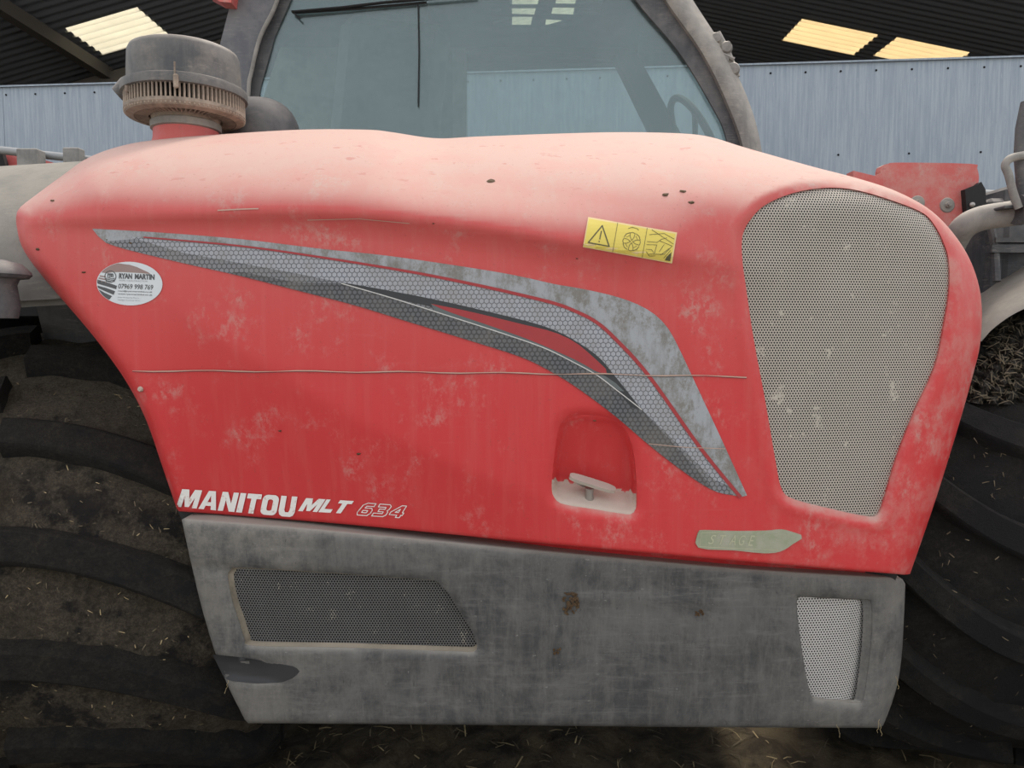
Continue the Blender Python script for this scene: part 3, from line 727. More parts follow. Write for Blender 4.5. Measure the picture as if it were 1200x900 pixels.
# ---- lettering
def bil(q):                                                    # (u,v) in the unit square -> picture measure; q = TL, TR, BR, BL
    q = np.array(q, float)
    return lambda u, v: ((1-u)[..., None]*((1-v)[..., None]*q[3]+v[..., None]*q[0])+u[..., None]*((1-v)[..., None]*q[2]+v[..., None]*q[1]))
def put_poly(mb, mp, pts, off, m=0, holes=(), step=500, fn=hood_depth):
    pts = np.array(pts, float); A_ = mp(pts[:, 0], pts[:, 1]); H = []
    for h in holes: h = np.array(h, float); H.append(mp(h[:, 0], h[:, 1]))
    loops = [resample(q_, 4) for q_ in [A_]+H] if False else [refine(q_, 4) for q_ in [A_]+H]; big = (A_.max(0)-A_.min(0)).max() > 14
    v, f, _ = tri_loops(loops, 5 if big else 1e6); D = fn(v[:, 0], v[:, 1])-off; mb.add(P(v[:, 0], v[:, 1], D), f, m)
def put_line(mb, mp, pts, w, off, m=0, closed=False, fn=hood_depth):
    pts = np.array(pts, float)
    if closed: pts = np.vstack([pts, pts[:1]])
    A_ = mp(pts[:, 0], pts[:, 1]); B_ = [A_[0]]
    for a, b in zip(A_[:-1], A_[1:]):
        k_ = max(1, int(np.hypot(*(b-a))/3)); B_ += [a+(b-a)*j/k_ for j in range(1, k_+1)]
    A_ = np.array(B_)
    for a, b in zip(A_[:-1], A_[1:]):
        d = b-a; L = np.linalg.norm(d)
        if L < 1e-6: continue
        d /= L; nn_ = np.array([-d[1], d[0]])*w/2; e = d*w*.35; q = np.array([a-e+nn_, b+e+nn_, b+e-nn_, a-e-nn_])
        if np.cross(q[1]-q[0], q[2]-q[1]) > 0: q = q[::-1]
        mb.add(P(q[:, 0], q[:, 1], fn(q[:, 0], q[:, 1])-off), [(0, 1, 2, 3)], m)
def rrect(x0, y0, x1, y1, rx, ry, n=5):
    o = []
    for cx, cy, a0 in ((x1-rx, y1-ry, 0), (x0+rx, y1-ry, 90), (x0+rx, y0+ry, 180), (x1-rx, y0+ry, 270)):
        for k in range(n+1):
            a = math.radians(a0+90*k/n); o.append((cx+rx*math.cos(a), cy+ry*math.sin(a)))
    return o
GL = {
 'M': (1.25, [(0, 0), (0, 1), (.36, 1), (.5, .50), (.64, 1), (1, 1), (1, 0), (.76, 0), (.76, .58), (.60, .04), (.40, .04), (.24, .58), (.24, 0)], []),
 'A': (1.08, [(0, 0), (.30, 1), (.70, 1), (1, 0), (.69, 0), (.65, .20), (.35, .20), (.31, 0)], [[(.40, .40), (.60, .40), (.5, .76)]]),
 'N': (1.02, [(0, 0), (0, 1), (.34, 1), (.68, .42), (.68, 1), (1, 1), (1, 0), (.66, 0), (.32, .58), (.32, 0)], []),
 'I': (.36, [(0, 0), (0, 1), (1, 1), (1, 0)], []),
 'T': (.88, [(0, 1), (1, 1), (1, .75), (.68, .75), (.68, 0), (.32, 0), (.32, .75), (0, .75)], []),
 'O': (1.0, rrect(0, 0, 1, 1, .30, .24), [rrect(.34, .22, .66, .78, .12, .10)]),
 'U': (1.0, [(0, 1), (.34, 1), (.34, .32), (.40, .22), (.60, .22), (.66, .32), (.66, 1), (1, 1), (1, .26), (.92, .08), (.74, 0), (.26, 0), (.08, .08), (0, .26)], []),
 'L': (.80, [(0, 0), (0, 1), (.32, 1), (.32, .27), (1, .27), (1, 0)], []),
 '6': (1.0, [(.95, 1), (.35, 1), (.08, .82), (0, .2), (.12, 0), (.85, 0), (1, .2), (1, .45), (.88, .6), (.36, .6), (.40, .75), (.95, .75)], [[(.32, .40), (.68, .40), (.68, .22), (.32, .22)]]),
 '3': (1.0, [(.05, 1), (.85, 1), (1, .86), (.97, .58), (.88, .5), (1, .4), (1, .15), (.84, 0), (0, 0), (0, .24), (.66, .24), (.66, .39), (.25, .39), (.25, .60), (.66, .60), (.66, .76), (.05, .76)], []),
 '4': (1.0, [(.55, 1), (.88, 1), (.88, .42), (1, .42), (1, .2), (.88, .2), (.88, 0), (.58, 0), (.58, .2), (0, .2), (0, .42)], [[(.58, .42), (.58, .70), (.33, .42)]]),
}
def word(mb, txt, quad, off, m, shear=.2, gap=.10, line=None):
    W = sum(GL[c][0] for c in txt)+gap*(len(txt)-1); mp0 = bil(quad); x = 0
    mp = lambda u, v: mp0(u+(v-.5)*shear/W, v)
    for c in txt:
        w, poly, holes = GL[c]; tf = lambda pts: [((x+p[0]*w)/W, p[1]) for p in pts]
        if line:
            put_line(mb, mp, tf(poly), line, off, m, True)
            for h in holes: put_line(mb, mp, tf(h), line, off, m, True)
        else: put_poly(mb, mp, tf(poly), off, m, [tf(h) for h in holes])
        x += w+gap
mb = MB()
word(mb, 'MANITOU', [(212, 573), (347, 582), (346, 606.5), (208, 594)], .0030, 0, .16, .10)
word(mb, 'MLT', [(356, 583.5), (412, 587), (407, 602), (352, 599)], .0018, 0, .30, .07)
word(mb, '634', [(424, 589), (476, 593), (472, 607), (419, 603.5)], .0018, 0, .30, .22, .95)
tag(mesh_obj('lettering', mb.v, mb.f, M['white'], BON, False), 'worn white maker and model lettering')
def text2d(s, bold=0.0, shear=0.0):
    cu = bpy.data.curves.new('t', 'FONT'); cu.body = s; cu.size = 1; cu.offset = bold; cu.shear = shear; cu.resolution_u = 3
    ob = bpy.data.objects.new('t', cu); COL.objects.link(ob); dg = bpy.context.evaluated_depsgraph_get(); me = ob.evaluated_get(dg).to_mesh()
    v = np.array([tuple(q.co)[:2] for q in me.vertices]); f = [tuple(p.vertices) for p in me.polygons]
    ob.evaluated_get(dg).to_mesh_clear(); bpy.data.objects.remove(ob); bpy.data.curves.remove(cu)
    v = v-v.min(0); v = v/v.max(0); return v, f
def put_text(mb, s, mp, u0, v0, u1, v1, off, m, bold=.0, shear=0.0, fn=hood_depth):
    v, f = text2d(s, bold, shear); q = mp(u0+v[:, 0]*(u1-u0), v0+v[:, 1]*(v1-v0))
    mb.add(P(q[:, 0], q[:, 1], fn(q[:, 0], q[:, 1])-off), f, m)

# ---- yellow warning label
WQ = [(689.3, 254.2), (793.5, 272.5), (787.6, 308.8), (683, 289.6)]; wm = bil(WQ); mb = MB()
put_poly(mb, wm, [(0, 0), (1, 0), (1, 1), (0, 1)], .0028, 0)
put_poly(mb, wm, [(.012, .03), (.985, .03), (.985, .95), (.012, .95)], .0034, 1)
for u in (.333, .665): put_line(mb, wm, [(u, .02), (u, .98)], .5, .0041, 2)
put_line(mb, wm, [(.05, .18), (.285, .18), (.17, .80)], 1.35, .0041, 2, True)
put_line(mb, wm, [(.168, .36), (.172, .62)], 1.2, .0043, 2); put_line(mb, wm, [(.167, .27), (.167, .285)], 1.3, .0043, 2)
cx, cy, ru, rv = .52, .46, .098, .30
for k in range(4):
    a0 = math.radians(90*k+3); e = lambda r, a: (cx+ru*r*math.cos(a), cy+rv*r*math.sin(a))
    put_line(mb, wm, [e(.12, a0), e(.5, a0-.42), e(.95, a0-.30), e(1.0, a0), e(.95, a0+.30), e(.5, a0+.42), e(.12, a0)], .6, .0041, 2)
    b0 = math.radians(90*k+45); put_line(mb, wm, [e(.98, b0-.4), e(1.02, b0), e(.98, b0+.4)], .7, .0041, 2); put_line(mb, wm, [e(.7, b0-.3), e(.75, b0+.25)], .5, .0041, 2)
put_line(mb, wm, [(.46, .86), (.50, .92), (.56, .90), (.575, .86)], .6, .0041, 2)
for pl in ([(.69, .55), (.80, .58), (.84, .70), (.90, .78)], [(.69, .45), (.80, .50), (.79, .20), (.73, .16)], [(.69, .30), (.75, .32), (.78, .24)], [(.70, .78), (.86, .90), (.98, .78)],
           [(.72, .95), (.98, .62)], [(.83, .64), (.97, .55), (.90, .25), (.80, .20)], [(.86, .20), (.94, .45)], [(.90, .12), (.96, .40)], [(.70, .22), (.74, .10), (.80, .14)], [(.88, .55), (.84, .30)]):
    put_line(mb, wm, pl, .55, .0041, 2)
put_poly(mb, wm, [(.915, .06), (.975, .06), (.975, .36), (.955, .28), (.93, .18)], .0041, 2)
tag(mesh_obj('warning_label', mb.v, mb.f, [M['yellow_edge'], M['yellow'], M['ink']], BON, False, mb.m), 'yellow warning label with triangle, fan and hand symbols')

# ---- oval sticker
mb = MB(); OC = np.array([151.8, 332.3]); OA, OB_, th_ = 38.6, 25.6, math.radians(2.0)
def om(u, v):                                                  # sticker space: -1..1 both ways
    x = u*OA; y = -v*OB_; return np.stack([OC[0]+x*math.cos(th_)-y*math.sin(th_), OC[1]+x*math.sin(th_)+y*math.cos(th_)], -1)
circ = [(math.cos(a), math.sin(a)) for a in np.linspace(0, 2*math.pi, 49)[:-1]]
put_poly(mb, om, circ, .0014, 0)
def arcp(a0, a1, n=10, r=.985): return [(r*math.cos(math.radians(a)), r*math.sin(math.radians(a))) for a in np.linspace(a0, a1, n)]
put_poly(mb, om, arcp(112, 152)+[(-.70, .44), (-.52, .50), (-.2, .52), (.3, .50), (.62, .47)]+[(.55, .55), (.2, .77), (-.02, .86), (-.2, .88)], .0018, 1)
put_poly(mb, om, arcp(180, 172, 4)+[(-.6, -.02), (-.38, -.12), (-.40, -.28), (-.7, -.16), (-.96, -.06)], .0018, 2)
put_poly(mb, om, [(-.97, -.14), (-.7, -.24), (-.43, -.37), (-.47, -.54), (-.75, -.38), (-.955, -.25)], .0018, 2)
put_poly(mb, om, arcp(198, 231, 8)+[(-.58, -.74), (-.52, -.60), (-.75, -.46)], .0018, 2)
for (a, b) in (((-.93, .20), (-.72, .14)), ((-.95, .08), (-.74, .02)), ((-.9, .3), (-.74, .27))):
    put_line(mb, om, [a, b], 1.6, .0018, 1)
lc = lambda r, a: (-.59+r*.17*math.cos(a), .29+r*.26*math.sin(a))
put_line(mb, om, [lc(1, math.radians(a)) for a in range(0, 360, 20)], .9, .0019, 2, True)
put_text(mb, 'rm', om, -.68, .26, -.50, .44, .0020, 2, .05)
for v_ in (.20, .13, .06): put_line(mb, om, [(-.72, v_), (-.62, v_+.03), (-.54, v_-.02), (-.46, v_+.02)], .9, .0020, 2)
put_text(mb, 'RYAN', om, -.33, .21, .07, .46, .0019, 2, .05); put_text(mb, 'MARTIN', om, .15, .21, .75, .46, .0019, 2, .05)
put_text(mb, 'AGRI CONTRACTOR', om, -.33, .10, .55, .16, .0019, 3)
put_text(mb, '07969 998 769', om, -.34, -.25, .72, -.02, .0019, 2, .012, .1)
for v_, w_, t_ in ((-.40, .70, 'ryan@ryanmartinltd.co.uk'), (-.54, .70, 'www.ryanmartinltd.co.uk')): put_text(mb, t_, om, -.34, v_, w_, v_+.085, .0019, 2, .01)
put_text(mb, 'Bale Wrapping Slurry', om, -.34, -.68, .30, -.62, .0019, 3); put_text(mb, 'Hedge Cutting Hire', om, -.34, -.80, .32, -.74, .0019, 3)
tag(mesh_obj('oval_sticker', mb.v, mb.f, [M['sticker'], M['sticker_brown'], M['ink_grey'], M['ink_pale']], BON, False, mb.m), 'white oval contractor sticker with field stripes and phone number')

# ---- green-grey badge
bd = [(818, 625), (821, 621.5), (860, 622.5), (900, 622), (916, 620.5), (930, 624), (942, 629), (930, 637), (916, 646), (896, 648.5), (860, 645), (818.5, 642)]
mb = sheet(grow(spline(bd, 3, True), 0), [], hood_depth, 6, off=-.0035, wall=.0035)
bm = bil([(822, 623.5), (915, 624), (914, 646), (820, 641)])
put_line(mb, bm, [(0, .02), (.98, .04)], .7, .0042, 1); put_line(mb, bm, [(0, .02), (.0, .95), (.3, .98)], .6, .0042, 1)
for t_, u0, u1 in (('S', .10, .19), ('T', .24, .32), ('A', .36, .44), ('G', .48, .56), ('E', .60, .68)): put_text(mb, t_, bm, u0, .22, u1, .82, .0042, 1, .0, .35)
tag(mesh_obj('badge', mb.v, mb.f, [M['badge'], M['badge_line']], BON, False, mb.m), 'dirty green grey badge with faint slanted letters')
# small fixings and mud specks on the bonnet
mb = MB(); p = PV(165, 456, float(hood_depth(165, 456)))
mb.lathe([(.0005, .006), (.004, .0055), (.0055, .002), (.0055, -.003)], p, 12, axis='Y'); auto_smooth(mb.build('rivet', M['dustfloor'], BON))
mb = MB()
for (x, y, r) in ((153, 285, 2.2), (98, 352-33, 1.3), (165, 290, 1), (61, 235, 1.7), (125, 314-33, 1.2), (44, 292, 1.6), (328, 505, 1.4), (420, 532, 1.8), (697, 493, 1.3), (575, 212, 2.6), (780, 228, 2.4), (800, 224, 2.2), (810, 237, 2.2), (676, 303, .9), (508, 262, .9)):
    D = float(hood_depth(x, y)); n_ = 7; ph = random.random()*6
    pts = np.array([(x+r*2.2*math.cos(a+ph)*random.uniform(.5, 1), y+r*math.sin(a+ph)*random.uniform(.6, 1)) for a in np.linspace(0, 2*math.pi, n_+1)[:-1]])
    V = P(pts[:, 0], pts[:, 1], hood_depth(pts[:, 0], pts[:, 1])-.0008); top_ = P(x, y, D-.003); mb.add(list(V)+[top_], [((k+1) % n_, k, n_) for k in range(n_)], 0)
tag(mb.build('mud_specks', M['dung'], BON), 'small dried mud specks', kind='stuff')

# ---- lower side panel
PT = [(213, 609), (217, 607.5), (224, 607.8), (300, 613.5), (400, 622), (640, 645), (860, 665), (1020, 675), (1050, 677), (1058, 679), (1061, 684)]
PR = [(1061, 684), (1059, 730), (1056, 775), (1049, 812), (1035, 850), (1031, 853)]
PB = [(1031, 853), (800, 852), (500, 849), (289, 847.5)]
PL = [(289, 847.5), (262, 792), (240, 725), (224, 660), (213, 609)]
pout = np.vstack([spline(PT, 4)[:-1], spline(PR, 4)[:-1], spline(PB, 4)[:-1], spline(PL, 4)[:-1]])
ptop = spline(PT, 4); pr_ = spline(PR, 4); pb_ = spline(PB, 4); pl_ = spline(PL, 4)
W1 = spline([(267, 676), (270, 668), (284, 665), (400, 672), (500, 679.5), (513, 683), (527, 698), (546, 727), (558, 752), (557, 763), (534, 763.5), (400, 759), (298, 757), (287, 750), (280, 728), (272, 704)], 4, True)
W2 = spline([(933, 702), (938, 698.5), (967, 700), (1011, 702), (1021, 705), (1022, 735), (1019, 772), (1012, 818), (1006, 824), (985, 823), (957, 820), (950, 813), (943, 784), (937, 749), (933, 718)], 4, True)
def panel_depth(x, y, feat=True):
    x = np.asarray(x, float); y = np.asarray(y, float)
    D = .022+interp(x, [200, 300, 600, 900, 1000, 1070], [.02, .0, -.006, 0, .02, .06])+ (y-640)*.00016
    for cv, w, a in ((ptop, 12, .014), (pr_, 12, .03), (pb_, 5, .012), (pl_, 7, .010)):
        d, _ = polydist(cv, x, y); t = np.clip(1-d/w, 0, .999); D = D+a*(1-np.sqrt(1-t*t))
    # moulded groove at the left end and faint horizontal rib
    lv = .010*sstep(250, 262, x)*0
    g = np.exp(-((y-(664+(x-220)*.06))/7)**2)*(1-sstep(262, 285, x)); D = D+.006*g
    g2 = sstep(766, 772, y-(x-250)*.09)*(1-sstep(790, 797, y-(x-250)*.09))*(1-sstep(300, 345, x)); D = D+.010*g2
    rib = (sstep(694, 697, y-(x-640)*.02)-sstep(703, 707, y-(x-640)*.02))*sstep(640, 700, x)*(1-sstep(840, 880, x)); D = D-.0022*rib
    edge = sstep(1036, 1046, x-(y-700)*-.06); D = D+.012*edge
    if feat:
        for w in (W1, W2):
            d, _ = polydist(w, x, y, True); D = D+.007*np.exp(-(d/3.0)**2)
    return D
mb = sheet(pout, [W1, W2], panel_depth, 6.5, rings=(.5, 1.5, 3), wall=.05, hwall=.020)
PAN = mesh_obj('side_panel', mb.v, mb.f, M['panel'], TH, True); tag(PAN, 'scuffed grey plastic lower side panel')
def lip(W, sx, sy, dx, dy, dep, mt, lb):                        # sloping edge from the panel face down to the mesh
    o_ = resample(W, 3)[:, :2]; c_ = o_.mean(0); i_ = (o_-c_)*[sx, sy]+c_+[dx, dy]; n = len(o_)
    A_ = P(o_[:, 0], o_[:, 1], panel_depth(o_[:, 0], o_[:, 1])+.001); B_ = P(i_[:, 0], i_[:, 1], panel_depth(i_[:, 0], i_[:, 1], False)+dep); b = MB()
    mid_ = (A_+B_)/2; mid_[:, 1] += .003; ar = np.sum(o_[:, 0]*np.roll(o_[:, 1], -1)-np.roll(o_[:, 0], -1)*o_[:, 1])
    q = [(r*n+k, r*n+(k+1) % n, (r+1)*n+(k+1) % n, (r+1)*n+k) for r in (0, 1) for k in range(n)]
    b.add(np.vstack([A_, mid_, B_]), q if ar > 0 else [t[::-1] for t in q]); tag(mesh_obj('vent_lip', b.v, b.f, mt, PAN, True), lb)
lip(W1, .972, .925, 3.2, -2.6, .0175, M['lip_dust'], 'dust caked sloping lip of the dark vent')
lip(W2, .86, .965, -5.0, -1.0, .019, M['panel'], 'grey sloping lip of the bright vent')
pp = [(249, 767), (270, 769), (300, 773), (345, 781), (352, 786), (345, 794), (330, 800), (300, 801), (270, 798), (263, 795)]
M['clean'] = mat_simple('clean_dark_plastic', (.038, .039, .041), .6)
tag(mesh_obj('rubbed_patch', *(lambda b: (b.v, b.f))(sheet(pp, [], panel_depth, 6, off=-.0006)), M['clean'], PAN, True), 'dark rubbed clean patch at the lower left of the panel')
mb = sheet(grow(W1, .6), [], lambda x, y: panel_depth(x, y, False)+.018, 12); tag(mesh_obj('vent_mesh', mb.v, mb.f, M['mesh_dark'], PAN, True), 'dark perforated vent, long and slanted, at the left')
mb = sheet(grow(W2, .6), [], lambda x, y: panel_depth(x, y, False)+.020+.012*sstep(1000, 1022, x+(y-700)*.15), 12); tag(mesh_obj('vent_mesh', mb.v, mb.f, M['mesh_bright'], PAN, True), 'bright perforated vent at the right')
mb = sheet(grow(W1, 5), [], lambda x, y: panel_depth(x, y, False)+.045, 20); mesh_obj('vent_backing', mb.v, mb.f, M['shade'], PAN, True)
mb = sheet(grow(W2, 5), [], lambda x, y: panel_depth(x, y, False)+.075, 20); mesh_obj('vent_backing', mb.v, mb.f, M['shade'], PAN, True)
mb = MB()                                                    # clot of dried mud and husks
for k in range(46):
    a = random.random()*6.28; r = random.random()**.6; x = 665+11*r*math.cos(a)+2; y = 706+16*r*math.sin(a)*.9; D = float(panel_depth(x, y))
    p = PV(x, y, D-.002-.003*(1-r)); R = Matrix.Rotation(random.random()*6, 3, 'Y')@Matrix.Rotation(random.random(), 3, 'X'); s_ = random.uniform(.002, .005)
    mb.box(p, (s_*2, s_, s_), R, 0, s_*.3)
for x0, y0, n_ in ((820, 718, 8), (653, 763, 6)):
    for k in range(n_):
        x = x0+random.uniform(-4, 4); y = y0+random.uniform(-3, 3); mb.box(PV(x, y, float(panel_depth(x, y))-.001), (.006, .003, .004), Matrix.Rotation(random.random()*6, 3, 'Y'), 0, .001)
tag(mb.build('dried_mud', M['dung'], PAN), 'brown clot of dried mud and husks', kind='stuff')
mb = MB()
for x0, y0 in ((981, 852), (1031, 850), (1030, 846), (268, 800), (1050, 795)):
    pts = [PV(x0+random.uniform(-1, 1)+i*.8*math.sin(x0), y0-3+i*2.6, .03) for i in range(7)]; mb.tube(pts, .0004, 5)
tag(mb.build('straw_wisp', M['straw'], PAN), 'thin straw wisps caught on the bottom edge', kind='stuff')
# dark seam between bonnet and panel, and the body behind
slab('seam_strip', [(206, 592), (400, 608), (640, 630), (860, 650), (1054, 667), (1048, 684), (860, 672), (640, 652), (400, 628), (214, 612)], .092, .02, M['black'], TH)
mb = MB(); mb.box((.06, .95, .82), (1.42, 1.1, .62)); mb.box((.10, .60, 1.10), (1.48, .60, .46)); mb.box((.05, .95, .5), (1.25, 1.0, .14))
tag(mb.build('chassis', M['shade'], TH), 'black chassis and engine bay behind the bonnet')

# ---- air pre-cleaner (tall mushroom cap with louvred ring)
YP = .42; cx_, = [P(217, 100, YP)[0]]
zt = P(217, 59, YP)[2]; zf = P(217, 105, YP)[2]; zb = P(217, 137, YP)[2]; sc1 = (YP+1.5)/F
PC = Vector((cx_, YP, 0))
R1 = 60*sc1; R2 = 67.5*sc1; R3 = 64.5*sc1; Rn = 36*sc1
def pc(z): return (cx_, YP, z)
mb = MB(); mb.lathe([(.0005, .0), (R1*.5, -.001), (R1*.88, -.003), (R1*.96, -.008), (R1*.995, -.018), (R1*1.01, -.05), (R1*1.02, -(zt-zf)+.004), (R2*.99, -(zt-zf)-.001), (R2*1.005, -(zt-zf)-.008), (R2, -(zt-zf)-.022), (R3*.97, -(zt-zf)-.024)][::-1], pc(zt), 72)
PRE = mb.build('air_precleaner', M['cap'], TH, True); auto_smooth(PRE, 40); tag(PRE, 'dusty grey mushroom cap of the air pre-cleaner')
zl0, zl1 = zf-.020, zb-.004
for k in range(84):
    a = 2*math.pi*k/84; R = Matrix.Rotation(a, 3, 'Z')@Matrix.Rotation(.35, 3, 'Z')
    if k == 0: lm = None
    if lm is None:
        b = MB(); b.box((0, 0, 0), (.0042, .012, zl0-zl1), None, 0, .0012); me = bpy.data.meshes.new('louvre'); me.from_pydata([tuple(v) for v in b.v], [], b.f); me.materials.append(M['louvre']); me.update(); lm = me
    o = link(bpy.data.objects.new('louvre', lm)); o.parent = PRE
    o.location = (cx_+(R3-.006)*math.sin(a), YP-(R3-.006)*math.cos(a), (zl0+zl1)/2); o.rotation_euler = (0, 0, a+.25)
mb = MB(); mb.lathe([(R3*.86, zl0), (R3*.86, zl1)][::-1], (cx_, YP, 0), 48, 1)
mb.lathe([(R3, zb+.010), (R3*1.005, zb+.002), (R3*.97, zb-.006), (R3*.84, zb-.010), (R3*.82, zb-.002), (R3*.66, zb-.004), (R3*.64, zb+.004), (Rn*1.05, zb+.002), (Rn, zb-.02), (Rn, zb-.03)][::-1], (cx_, YP, 0), 72, 0)
auto_smooth(mb.build('inlet_base', [M['louvre'], M['black']], PRE), 30)
for rr in (.70, .90): pass
mb = MB()
for k in range(64):
    a = 2*math.pi*k/64; mb.box((cx_+R3*.72*math.sin(a), YP-R3*.72*math.cos(a), zb-.006), (.003, R3*.22, .008), Matrix.Rotation(a, 3, 'Z'))
tag(mb.build('inlet_vane', M['louvre'], PRE), 'ring of small radial vanes underneath', kind='stuff')
mb = MB(); mb.lathe([(Rn*1.02, zb-.016), (Rn*1.06, zb-.018), (Rn*1.06, zb-.034), (Rn*.98, zb-.036)][::-1], (cx_, YP, 0), 40); auto_smooth(mb.build('hose_clamp', M['pipe'], PRE))
mb = MB(); mb.lathe([(Rn*.98, zb-.030), (Rn*.99, zb-.055), (Rn*1.10, zb-.09), (Rn*1.3, zb-.20)][::-1], (cx_, YP, 0), 40)
o = mb.build('intake_neck', M['red_frame'], TH, True); tag(o, 'red intake neck under the pre-cleaner')
mb = MB(); p = Vector((cx_+.026+.012, YP-R3-.004, zl0-.004)); mb.box(p, (.011, .008, .030), None, 0, .002); mb.box(p+Vector((0, -.003, -.012)), (.007, .008, .010), None, 0, .002); mb.box(p+Vector((-.002, .0, .026)), (.003, .003, .034))
b = MB(); b.box(p+Vector((-.128, .035, -.006)), (.009, .008, .016), None, 0, .002); b.build('clip', M['louvre'], PRE)
mb.build('clip', M['louvre'], PRE)
mb = MB()                                                    # dust ejector hood at the left
e0 = PV(156, 102, YP); mb.tube([e0+Vector((.02, 0, .012)), e0+Vector((-.012, 0, .0)), e0+Vector((-.036, -.004, -.020))], [.030, .030, .022], 14, sq=.8)
auto_smooth(mb.build('ejector_spout', M['cap'], PRE)); 
# dark rounded housing behind it
mb = MB(); c = PV(305, 160, .62); prof = []
for k in range(10):
    a = math.pi/2*k/9; prof.append((max(.0005, .105*math.sin(a)**.75), .098*math.cos(a)))
mb.lathe(prof[::-1], c, 40); mb.lathe([(.105, -.12), (.105, 0)][::1], c, 40)
o = auto_smooth(mb.build('air_filter_housing', M['dark_plastic'], TH), 50); tag(o, 'dark domed housing beside the pre-cleaner neck')

# ---- cab
YC = 1.0
LP = [(275, -70), (338, -70), (324, 0), (304, 43), (294, 83), (290, 110), (287, 230), (238, 230), (248, 100), (260, 43), (270, 0)]
slab('cab_pillar', spline(LP[:], 3, True), YC, .12, M['pillar'], TH, 30)['label'] = 'blue grey cab pillar on the left, behind the pre-cleaner'
mb = MB(); mb.tube([PV(x, y, YC-.004) for x, y in spline([(341, -70), (325, 0), (305, 43), (295, 83), (291, 112), (289, 230)], 5)], .0065, 8); auto_smooth(mb.build('window_seal', M['pipe'], TH))
RO = spline([(770, -70), (812, 0), (850, 60), (878, 120), (893, 178), (900, 260)], 6); RI = spline([(738, -70), (780, 0), (822, 60), (852, 120), (872, 178), (880, 260)], 6)
RF = spline([(700, -70), (745, 0), (795, 60), (832, 120), (852, 165), (866, 260)], 6)
def rp(x, y):
    d, _ = polydist(RO, x, y); t = np.clip(1-d/26, 0, .99); return YC+.0+.05*(1-np.sqrt(1-t*t))-.015*np.sin(np.clip(d/30, 0, 1)*3.14)
slab('cab_pillar', np.vstack([RO, RI[::-1]]), rp, .09, M['pipe'], TH, 5, smooth=False)['label'] = 'dusty grey curved cab pillar on the right'
for o in TH.children:
    if o.name == 'cab_pillar.001': auto_smooth(o, 50)
slab('window_seal', np.vstack([RI, RF[::-1]]), YC+.012, .01, M['dark_plastic'], TH, 30)['label'] = 'black border of the cab glass'
slab('window_pane', [(341, -70), (325, 0), (305, 43), (295, 83), (291, 112), (289, 240), (878, 240), (862, 165), (841, 120), (804, 60), (754, 0), (709, -70)], YC+.03, .006, M['glass'], TH)['label'] = 'dusty blue green side glass of the cab'
slab('glass_border', [(341, -70), (356, -70), (341, 0), (322, 43), (306, 100), (297, 150), (295, 240), (289, 240), (291, 112), (295, 83), (305, 43), (325, 0)], YC+.022, .004, M['dark_plastic'], TH)
# far side of the cab, seen through the glass
YF = 2.0
slab('door_post', [(530, 40), (546, 40), (547, 240), (531, 240)], YF, .06, M['pipe'], TH)
slab('door_post', [(545, 46), (733, 50), (738, 83-18), (545, 60)], YF, .05, M['shade'], TH)
slab('cab_rear_pillar', [(718, 60), (745, 60), (800, 160), (815, 240), (775, 240), (762, 150)], YF, .08, M['shade'], TH)
ZR = 2.45                                                    # roof with an open guarded hatch
def roofY(x, y): d = rays(x, y); return CAM[1]+(ZR-CAM[2])/d[..., 2]*d[..., 1]
hatch = [[(596, -3), (632, -3), (630, 5), (598, 5)], [(652, -3), (708, -2), (706, 5), (651, 4)], [(597, 9), (628, 9), (626, 17), (600, 16)], [(648, 8), (704, 9), (702, 18), (646, 16)],
         [(574, 9), (588, 9), (587, 14), (575, 13)], [(576, 19), (624, 19), (622, 29), (577, 29)], [(640, 22), (672, 24), (670, 30), (639, 29)]]
slab('cab_roof', [(320, -110), (720, -110), (760, -30), (745, 74), (330, 74), (300, -30)], roofY, .006, M['dark_plastic'], TH, 30, holes=hatch)['label'] = 'cab roof lining with a barred hatch'
slab('cab_side_trim', [(330, 50), (400, 20), (430, 46), (530, 46), (531, 240), (300, 240), (300, 140)], YF, .05, M['panel'], TH)
mb = MB()                                                    # driver's seat
c = PV(455, 120, 1.55); mb.box(c+Vector((0, 0, .0)), (.42, .12, .62), Matrix.Rotation(.12, 3, 'Y'), 0, .05); mb.box(c+Vector((.04, 0, .36)), (.24, .09, .16), Matrix.Rotation(.1, 3, 'Y'), 0, .04)
mb.box(c+Vector((.10, -.1, -.38)), (.46, .46, .14), None, 0, .05); auto_smooth(mb.build('seat', M['dark_plastic'], TH))
mb = MB(); c = PV(815, 170, 1.5); R = Matrix.Rotation(math.radians(62), 3, 'Y'); 
mb.tube([c+R@Vector((.19*math.cos(a), .19*math.sin(a), 0)) for a in np.linspace(0, 2*math.pi, 33)], .014, 8, cap=False); mb.tube([c, c+Vector((.16, 0, -.32))], .03, 10)
for a in (0, 2.1, 4.2): mb.tube([c, c+R@Vector((.18*math.cos(a), .18*math.sin(a), 0))], .010, 6)
auto_smooth(mb.build('steering_wheel', M['black'], TH))
mb = MB(); mb.tube([PV(x, y, YC+.01) for x, y in ((342, 14), (400, 9), (450, 3), (560, -6))], .0065, 8, sq=.6); mb.tube([PV(x, y, YC+.02) for x, y in ((343, 15), (420, 10), (500, 3))], .004, 6)
mb.tube([PV(343, 14, YC+.01), PV(352, 22, YC+.01)], .003, 6); o = auto_smooth(mb.build('wiper', M['black'], TH)); tag(o, 'black wiper blade across the top of the glass')
mb = MB(); mb.tube([PV(490, 5, YC+.02), PV(491, 60, YC+.02), PV(490, 125, YC+.02)], .0022, 6); mb.build('aerial_wire', M['black'], TH)
mb = MB()                                                    # lamp bracket on the right pillar
